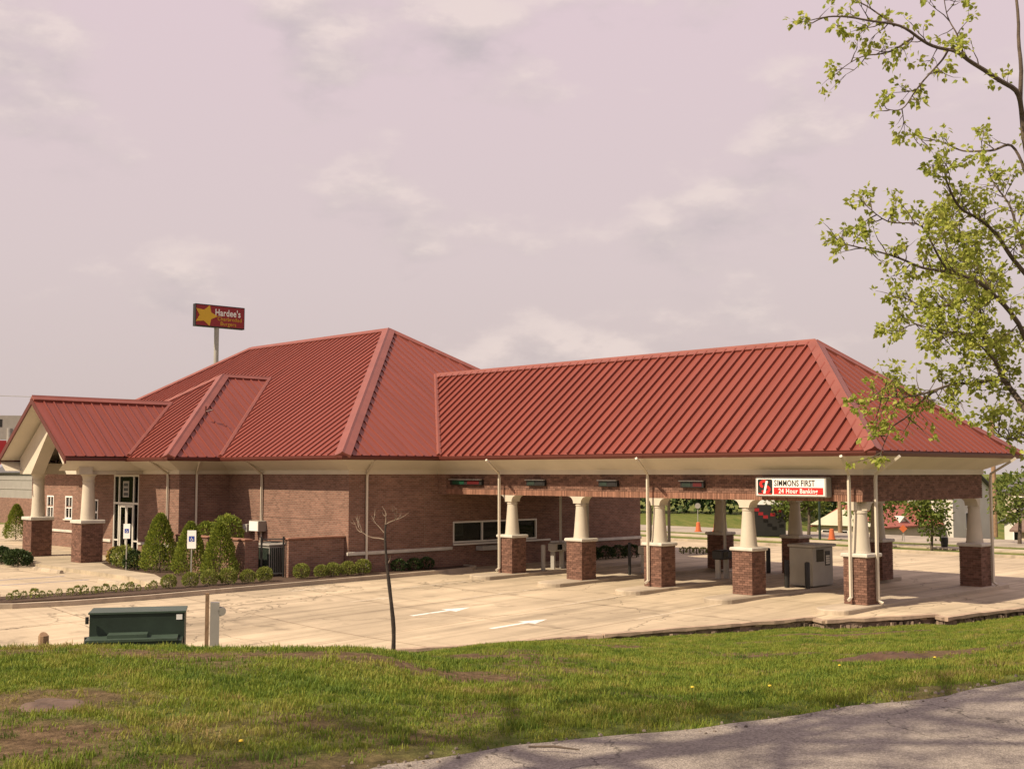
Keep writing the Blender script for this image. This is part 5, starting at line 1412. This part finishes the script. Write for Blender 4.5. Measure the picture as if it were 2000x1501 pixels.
tree('street_tree', (-24.4, 33.6, 0), 3.6, 2.6, 2.6, 'young street tree beside the bank pylon sign', 'young', 1100, .24, 1)
tree('street_tree', (-22.6, 33.0, 0), 3.7, 2.3, 2.9, 'young street tree right of the shaded rear column', 'young', 1000, .24, 2)
tree('street_tree', (-15.2, 27.8, 0), 3.9, 3.2, 2.6, 'young tree left of the white house in the verge', 'young', 1500, .22, 3, tr=.06)
tree('street_tree', (-11.8, 27.9, 0), 3.6, 2.7, 2.8, 'young twin stemmed tree left of the rear corner column', 'young', 1500, .22, 4, tr=.06)
tree('street_tree', (-10.5, 36, 0), 4.2, 3.0, 3.2, 'young tree beyond the street behind the rear corner column', 'young', 900, .26, 5)
def shop_box(name, label, x0, x1, y0, y1, h, roofm, wallm, cat='building', rz=1.6, gable='x', windows=(), over=.4, zb=0.0):
    t = thing(name, label, cat, ((x0 + x1) / 2, (y0 + y1) / 2, zb))
    m = MB(); m.box(x0, x1, y0, y1, zb - .1, h); wl_ = m.build('wall', wallm, t)
    m = MB()
    if gable == 'x':
        ymid = (y0 + y1) / 2
        for sg_ in (-1, 1):
            ye = ymid + sg_ * ((y1 - y0) / 2 + over); ze_ = h - over * rz / ((y1 - y0) / 2)
            a, b = Vector((x0 - over, ye, ze_)), Vector((x1 + over, ye, ze_)); c, d = Vector((x1 + over, ymid, h + rz)), Vector((x0 - over, ymid, h + rz))
            m.extrude([a, b, c, d], (0, 0, .12))
        for x in (x0, x1 - .02): g = MB(); g.extrude([Vector((x, y0, h)), Vector((x, y1, h)), Vector((x, ymid, h + rz - .02))], (.02, 0, 0)); g.build('gable', wallm, t)
    else:
        xmid = (x0 + x1) / 2
        for sg_ in (-1, 1):
            xe = xmid + sg_ * ((x1 - x0) / 2 + over); ze_ = h - over * rz / ((x1 - x0) / 2)
            a, b = Vector((xe, y0 - over, ze_)), Vector((xe, y1 + over, ze_)); c, d = Vector((xmid, y1 + over, h + rz)), Vector((xmid, y0 - over, h + rz))
            m.extrude([a, b, c, d], (0, 0, .12))
        for y in (y0, y1 - .02): g = MB(); g.extrude([Vector((x0, y, h)), Vector((x1, y, h)), Vector((xmid, y, h + rz - .02))], (0, .02, 0)); g.build('gable', wallm, t)
    m.build('roof', roofm, t)
    for face, a0, a1, z0, z1 in windows:
        w = MB(); g = MB()
        if face == 'y': w.box(a0 - .08, a1 + .08, y0 - .05, y0 - .002, z0 - .08, z1 + .08); g.box(a0, a1, y0 - .06, y0 - .051, z0, z1)
        else: w.box(x1 + .002, x1 + .05, a0 - .08, a1 + .08, z0 - .08, z1 + .08); g.box(x1 + .051, x1 + .06, a0, a1, z0, z1)
        wn_ = w.build('window', 'white', t); g.build('pane', 'glass', wn_)
    return t
shop_box('gabled_shop', 'low shop with cream gable and red roof beyond the street', -37.8, -32.4, 58.5, 70, -.4, 'redroof', 'walltan', rz=1.6, gable='y', zb=-3, windows=[('y', -37.2, -36.4, -2.2, -.9), ('y', -35.6, -34.8, -2.8, -.9), ('y', -33.8, -33, -2.2, -.9)])
MT['gablecream'] = mat('cream_gable', (.62, .58, .46), .7, .05, 1)
m = MB(); m.extrude([Vector((-38.2, 58.4, -.42)), Vector((-32.0, 58.4, -.42)), Vector((-35.1, 58.4, 1.15))], (0, -.4, 0)); gb = m.build('gable', 'gablecream', bpy.data.objects['gabled_shop'])
pole('lamp_post', -20.8, 31.4, 0, 5.5, .08, 'green', 'dark green street lamp post before the gabled shop', 'lamp post')
pole('utility_pole', -27.0, 44.2, -.6, 8.0, .17, 'wood', 'brown wooden utility pole in front of the gabled shop', 'pole')
shop_box('white_house', 'white house with small windows behind the young verge trees', -35.8, -31.2, 70.5, 79, 2.2, 'shingle', 'wallwhite', rz=2.0, zb=-3, windows=[('y', -35.2, -34.4, -.9, .5), ('y', -33.4, -32.5, -.9, .5), ('x', 73, 74, -1, .4)])
shop_box('white_shed', 'small white outbuilding at the left of the white house', -34.6, -32.6, 63, 65, -.4, 'wallwhite', 'wallwhite', rz=.6, over=.15, zb=-3)
shop_box('grey_roof_house', 'pale house with a grey shingle roof at the upper right edge', -38.0, -22, 97, 106, 2.1, 'shingle', 'walltan', rz=1.3, zb=-3, windows=[('y', -37, -35.8, .2, 1.4), ('y', -34, -32.8, .2, 1.4)])
shop_box('brown_roof_garage', 'tan garage with a brown shingle roof at the right edge', -13.2, -4, 42.2, 48, .55, 'brownshingle', 'walltan', rz=1.25, zb=-.8)
shop_box('gable_cottage', 'white gabled cottage behind the brown roofed garage', -23.2, -18.4, 62.9, 72, .2, 'shingle', 'wallwhite', rz=1.35, gable='y', zb=-3, windows=[('y', -22.4, -21.7, -1.6, -.3), ('y', -20.4, -19.6, -1.6, -.3)])
cs = thing('roadwork_sign', 'orange roadwork sign on a stand between the verge trees', 'sign', (-16.4, 33.5, 0))
m = MB(); c = Vector((-16.4, 33.5, .75)); m.extrude([c + u * .24, c + Vector((0, 0, .24)), c - u * .24, c - Vector((0, 0, .24))], -f_ * .03); m.build('plate', 'orange', cs)
m = MB(); m.tube([(-16.4, 33.6, 0), (-16.4, 33.55, .8)], .03, 6); m.tube([(-16.7, 33.9, 0), (-16.4, 33.55, .7)], .03, 6); m.build('stand', 'grey', cs)
m = MB(); m.lathe([(.17, 0), (.2, .3), (.2, .5), (.17, .54)], (-11.9, 29.6, .02), 12); tag(m.build('litter_bin', 'black', at=(-11.9, 29.6, 0)), 'dark litter bin under the twin stemmed young tree', 'bin')
pole('utility_pole', -14.6, 42.0, 0, 7.5, .16, 'wood', 'utility pole right of the rear corner downspout', 'pole')
pole('street_light_pole', -33.5, 47, 0, 7.5, .08, 'lgrey', 'thin pale street light pole between two shaded columns', 'pole')
# far wood and right tree line: masses of leaves
def mass(name, pts, m_, n, ls, label, seed, zb=0.0):
    r_ = random.Random(seed); mb = MB()
    for i in range(n):
        c, rad, hh = r_.choice(pts); v = rv(r_); k = r_.uniform(.5, 1.05)
        p = Vector((c[0] + v.x * rad * k, c[1] + v.y * rad * k, zb + max(.2, hh * .5 + v.z * hh * .5 * k)))
        leaf(mb, p, v + rv(r_), rv(r_), ls * r_.uniform(.6, 1.4), ls * .7)
    return tag(mb.build(name, m_), label, 'trees', None, 'stuff')
wood = []
rw = random.Random(2)
for i in range(26): wood.append(((-80 + i * 1.7 + rw.uniform(-1, 1), 54 + i * .75 + rw.uniform(-2, 2)), rw.uniform(2, 3.4), rw.uniform(6.0, 8.5)))
mass('far_wood', wood, 'dark', 12000, .6, 'dark wood beyond the far field', 3)
ridge = [((-70 + i * 6 + rw.uniform(-2, 2), 150 + rw.uniform(-6, 6)), rw.uniform(4, 6), rw.uniform(7, 10)) for i in range(14)]
mass('far_tree_line', ridge, 'young', 5000, 1.0, 'tree line above the far houses at right', 4, -3)
hedge = [((-28 + i * 2.0, 86 + rw.uniform(-1, 1)), 1.6, rw.uniform(3.0, 3.6)) for i in range(12)]
mass('far_hedge', hedge, 'dark', 2600, .5, 'hedge between the far houses at right', 6, -3)

# ------------------------------------------------------------------ left background
m = MB(); m.box(-92, -56, 5.0, 5.35, 0, 2.05)
bwl = tag(m.build('boundary_wall', 'brick', at=(-70, 5, 0)), 'low brown brick boundary wall at the far left', 'wall')
for i, (x, y) in enumerate(((-66.5, 5.9), (-62.3, 5.9))):
    plant('globe_shrub', hb[i], (x, y, 1.15), ('rounded dark shrub above the boundary wall at left', 'rounded dark shrub above the boundary wall near the porch')[i], 'shrub', None, 1.6, i)
wb = shop_box('white_warehouse', 'long white low building with dark roof behind the porch', -150, -96, 30, 48, 4.2, 'shingle', 'wallshade', rz=3.6, windows=[])
for z in (1.9, 3.1):
    m = MB(); m.box(-150, -96, 29.93, 29.995, z, z + .12); m.build('wall_rail', 'grey', wb)
tree('roadside_tree', (-63.5, 7.6, 0), 4.3, 2.4, 2.2, 'small tree before the white warehouse at left', 'young', 700, .22, 12, tr=.07)
rs = thing('roadside_billboard', 'red and white roadside sign board above the porch eave at left', 'sign', (-170, 40, 0))
m = MB(); m.tube([(-170, 40, 0), (-170, 40, 11.0)], .35, 8); m.tube([(-163, 45, 0), (-163, 45, 11)], .35, 8); m.build('post', 'grey', rs)
u2 = Vector((.55, .83, 0)); f2_ = Vector((.83, -.55, 0)); o2 = Vector((-172.5, 36.5, 0))
m = MB(); m.obox(o2 + Vector((0, 0, 9.2)), u2, -f2_, (0, 0, 1), 9.0, .5, 3.8); m.build('upper_panel', 'lgrey', rs)
m = MB(); m.obox(o2 + u2 * 1.0 + f2_ * .03 + Vector((0, 0, 11.2)), u2, -f2_, (0, 0, 1), 2.2, .02, 1.2); m.build('dark_window', 'black', rs)
m = MB(); m.obox(o2 + u2 * 1.2 + Vector((0, 0, 5.4)), u2, -f2_, (0, 0, 1), 7.0, .5, 3.7); m.build('lower_panel', 'dkred', rs)
gs = shop_box('red_canopy_shop', 'red and white filling station canopy at the far left edge', -176, -150, 18, 30, 5.0, 'redroof', 'redroof', rz=.3, windows=[])
# Hardee's pole sign
hx, hy = -100, 35.5
hs = thing('burger_pole_sign', "dark red pole sign reading Hardee's Charbroiled Burgers above the main roof", 'sign', (hx, hy, 0))
m = MB(); m.tube([(hx, hy, 0), (hx, hy, 20.5)], .27, 12); m.build('pole', 'grey', hs)
hu = Vector((.05, 1.0, 0)).normalized(); hn = Vector((1, -.05, 0)).normalized(); ho = Vector((hx, hy, 20.3)) - hu * 2.75 + hn * .3
W_, H_ = 6.05, 2.5
m = MB(); m.obox(ho, hu, -hn, (0, 0, 1), W_, .6, H_); m.build('cabinet', 'black', hs)
m = MB(); m.obox(ho + hn * .03 + hu * .1 + Vector((0, 0, .12)), hu, -hn, (0, 0, 1), W_ - .2, .029, H_ - .24); m.build('face', 'dkred', hs)
m = MB(); c = ho + hu * 1.25 + hn * .04 + Vector((0, 0, H_ / 2))
pts = []
for k in range(10):
    q = R(0 + 36 * k); r_ = 1.38 if k % 2 == 0 else .74; pts.append(c + hu * (r_ * math.cos(q) * 1.05) + Vector((0, 0, r_ * math.sin(q) * .88)))
m.extrude(pts, hn * .03); m.build('star', 'yellow', hs)
text_obj("Hardee's", 1.05, 'white', hs, ho + hu * 2.35 + hn * .045 + Vector((0, 0, 1.35)), hu, (0, 0, 1), .02, 'LEFT', .78, .02)
text_obj("Charbroiled", .62, 'yellow', hs, ho + hu * 2.65 + hn * .045 + Vector((0, 0, .80)), hu, (0, 0, 1), .02, 'LEFT', .92)
text_obj("Burgers", .62, 'yellow', hs, ho + hu * 3.0 + hn * .045 + Vector((0, 0, .27)), hu, (0, 0, 1), .02, 'LEFT', .95)
# overhead wire on the left
m = MB(); pts = [Vector((-120 + 6 * i * 1.0, 0 + 9 * i, 12.6 - .9 * math.sin(math.pi * i / 12))) for i in range(13)]
m.tube(pts, .03, 5); tag(m.build('overhead_wire', 'grey', at=(-120, 0, 14)), 'thin overhead wire crossing the sky at far left', 'wire')

# ------------------------------------------------------------------ grass on the bank
def tuft_mesh(seed, nb, hgt, spread):
    r_ = random.Random(seed); mb = MB()
    for i in range(nb):
        q = r_.uniform(0, 2 * math.pi); rr = spread * math.sqrt(r_.random()); p = Vector((rr * math.cos(q), rr * math.sin(q), -.01))
        a = r_.uniform(0, 2 * math.pi); lean = Vector((math.cos(a), math.sin(a), 0)) * r_.uniform(.1, .75)
        h = hgt * r_.uniform(.45, 1.15); w = .0030 * r_.uniform(.7, 1.4); s_ = Vector((-math.sin(a), math.cos(a), 0)) * w
        p1 = p + Vector((0, 0, h * .55)) + lean * h * .3; p2 = p + Vector((0, 0, h * .92)) + lean * h * .85
        k = len(mb.v); mb.v += [tuple(p - s_), tuple(p + s_), tuple(p1 + s_ * .8), tuple(p1 - s_ * .8), tuple(p2)]
        mb.f += [(k, k + 1, k + 2, k + 3), (k + 3, k + 2, k + 4)]
    return mb.mesh('tuft', MT['grass'])
gcol = bpy.data.collections.new('tufts')
for i in range(6):
    gcol.objects.link(bpy.data.objects.new('tuft', tuft_mesh(i, 44, (.026, .032, .036, .03, .055, .034)[i], (.09, .10, .095, .11, .07, .10)[i])))
me = bpy.data.meshes.new('grass'); V_, F_, dens = [], [], []
idx = {}
xs_, ys_ = np.arange(-14, 26, .3), np.arange(-36, 6, .3)
def gd(x, y):
    a, d = ad(x, y)
    if d < 3.2 or d > 40 or abs(a / d) > .56: return 0
    t = a / d; de = np.interp(t, ET, ED)
    if d > de - .25: return 0
    # distance to road edge in depth
    re_ = np.interp(a, [q[0] for q in roadedge], [q[1] for q in roadedge])
    if d < re_ + .05: return 0
    f_ = max(.06, 1 - 1.1 * bare(x, y))
    f_ *= .25 + .75 * sm(.05, .7, d - re_)
    base = 210 if d < 12 else 210 * (12 / d) ** 1.15
    for (ba, bd, ra, rd) in ((-3.25, 8.6, .30, .27), (4.5, 14.6, .55, .42)):
        if ((a - ba) / ra) ** 2 + ((d - bd) / rd) ** 2 < 1: return 0
    return base * f_
for i, x in enumerate(xs_):
    for j, y in enumerate(ys_):
        idx[i, j] = len(V_); V_.append((x, y, 0)); dens.append(gd(x, y))
keep = [(idx[i, j], idx[i + 1, j], idx[i + 1, j + 1], idx[i, j + 1]) for i in range(len(xs_) - 1) for j in range(len(ys_) - 1)]
F_ = [f for f in keep if max(dens[k] for k in f) > 0]
used = sorted({k for f in F_ for k in f}); rm = {k: i for i, k in enumerate(used)}
me.from_pydata([(V_[k][0], V_[k][1], H(V_[k][0], V_[k][1])) for k in used], [], [tuple(rm[k] for k in f) for f in F_])
at_ = me.attributes.new('dens', 'FLOAT', 'POINT'); at_.data.foreach_set('value', [float(dens[k]) for k in used])
me.materials.append(MT['grass'])
go = bpy.data.objects.new('grass', me); COL.objects.link(go)
tag(go, 'rough spring grass with bare patches covering the bank', 'grass', None, 'stuff')
ng = bpy.data.node_groups.new('grass_scatter', 'GeometryNodeTree')
ng.interface.new_socket('Geometry', in_out='INPUT', socket_type='NodeSocketGeometry')
ng.interface.new_socket('Geometry', in_out='OUTPUT', socket_type='NodeSocketGeometry')
gn, gk = ng.nodes, ng.links
gi, goo = gn.new('NodeGroupInput'), gn.new('NodeGroupOutput')
dp = gn.new('GeometryNodeDistributePointsOnFaces'); dp.inputs['Seed'].default_value = 3
na = gn.new('GeometryNodeInputNamedAttribute'); na.data_type = 'FLOAT'; na.inputs['Name'].default_value = 'dens'
gk.new(na.outputs['Attribute'], dp.inputs['Density']); gk.new(gi.outputs[0], dp.inputs['Mesh'])
ci = gn.new('GeometryNodeCollectionInfo'); ci.inputs['Collection'].default_value = gcol; ci.inputs['Separate Children'].default_value = True; ci.inputs['Reset Children'].default_value = True
ip = gn.new('GeometryNodeInstanceOnPoints'); ip.inputs['Pick Instance'].default_value = True
gk.new(dp.outputs['Points'], ip.inputs['Points']); gk.new(ci.outputs[0], ip.inputs['Instance'])
rr1 = gn.new('FunctionNodeRandomValue'); rr1.data_type = 'FLOAT_VECTOR'; rr1.inputs[0].default_value = (-.15, -.15, 0); rr1.inputs[1].default_value = (.15, .15, 6.28)
rr2 = gn.new('FunctionNodeRandomValue'); rr2.data_type = 'FLOAT'; rr2.inputs[2].default_value = .7; rr2.inputs[3].default_value = 1.5
gk.new(rr1.outputs[0], ip.inputs['Rotation']); gk.new(rr2.outputs[1], ip.inputs['Scale'])
gk.new(ip.outputs[0], goo.inputs[0])
md = go.modifiers.new('scatter', 'NODES'); md.node_group = ng
# dandelions
for i, (a, d) in enumerate(((-1.62, 7.3), (2.1, 9.9), (4.6, 13.2), (1.5, 10.1), (3.4, 12.6))):
    x, y = wpt(a, d); z = H(x, y)
    t = thing('dandelion', ('yellow dandelion near the bottom of the bank', 'yellow dandelion above the road edge', 'yellow dandelion before the soil mound', 'yellow dandelion in the middle of the bank', 'yellow dandelion left of the soil mound')[i], 'flower', (x, y, z))
    m = MB(); m.tube([(x, y, z), (x, y, z + .06)], .003, 4); m.build('stem', 'young', t)
    m = MB(); m.lathe([(.004, .055), (.015, .062), (.013, .069), (.005, .072)], (x, y, z), 10); m.build('bloom', 'flower', t)
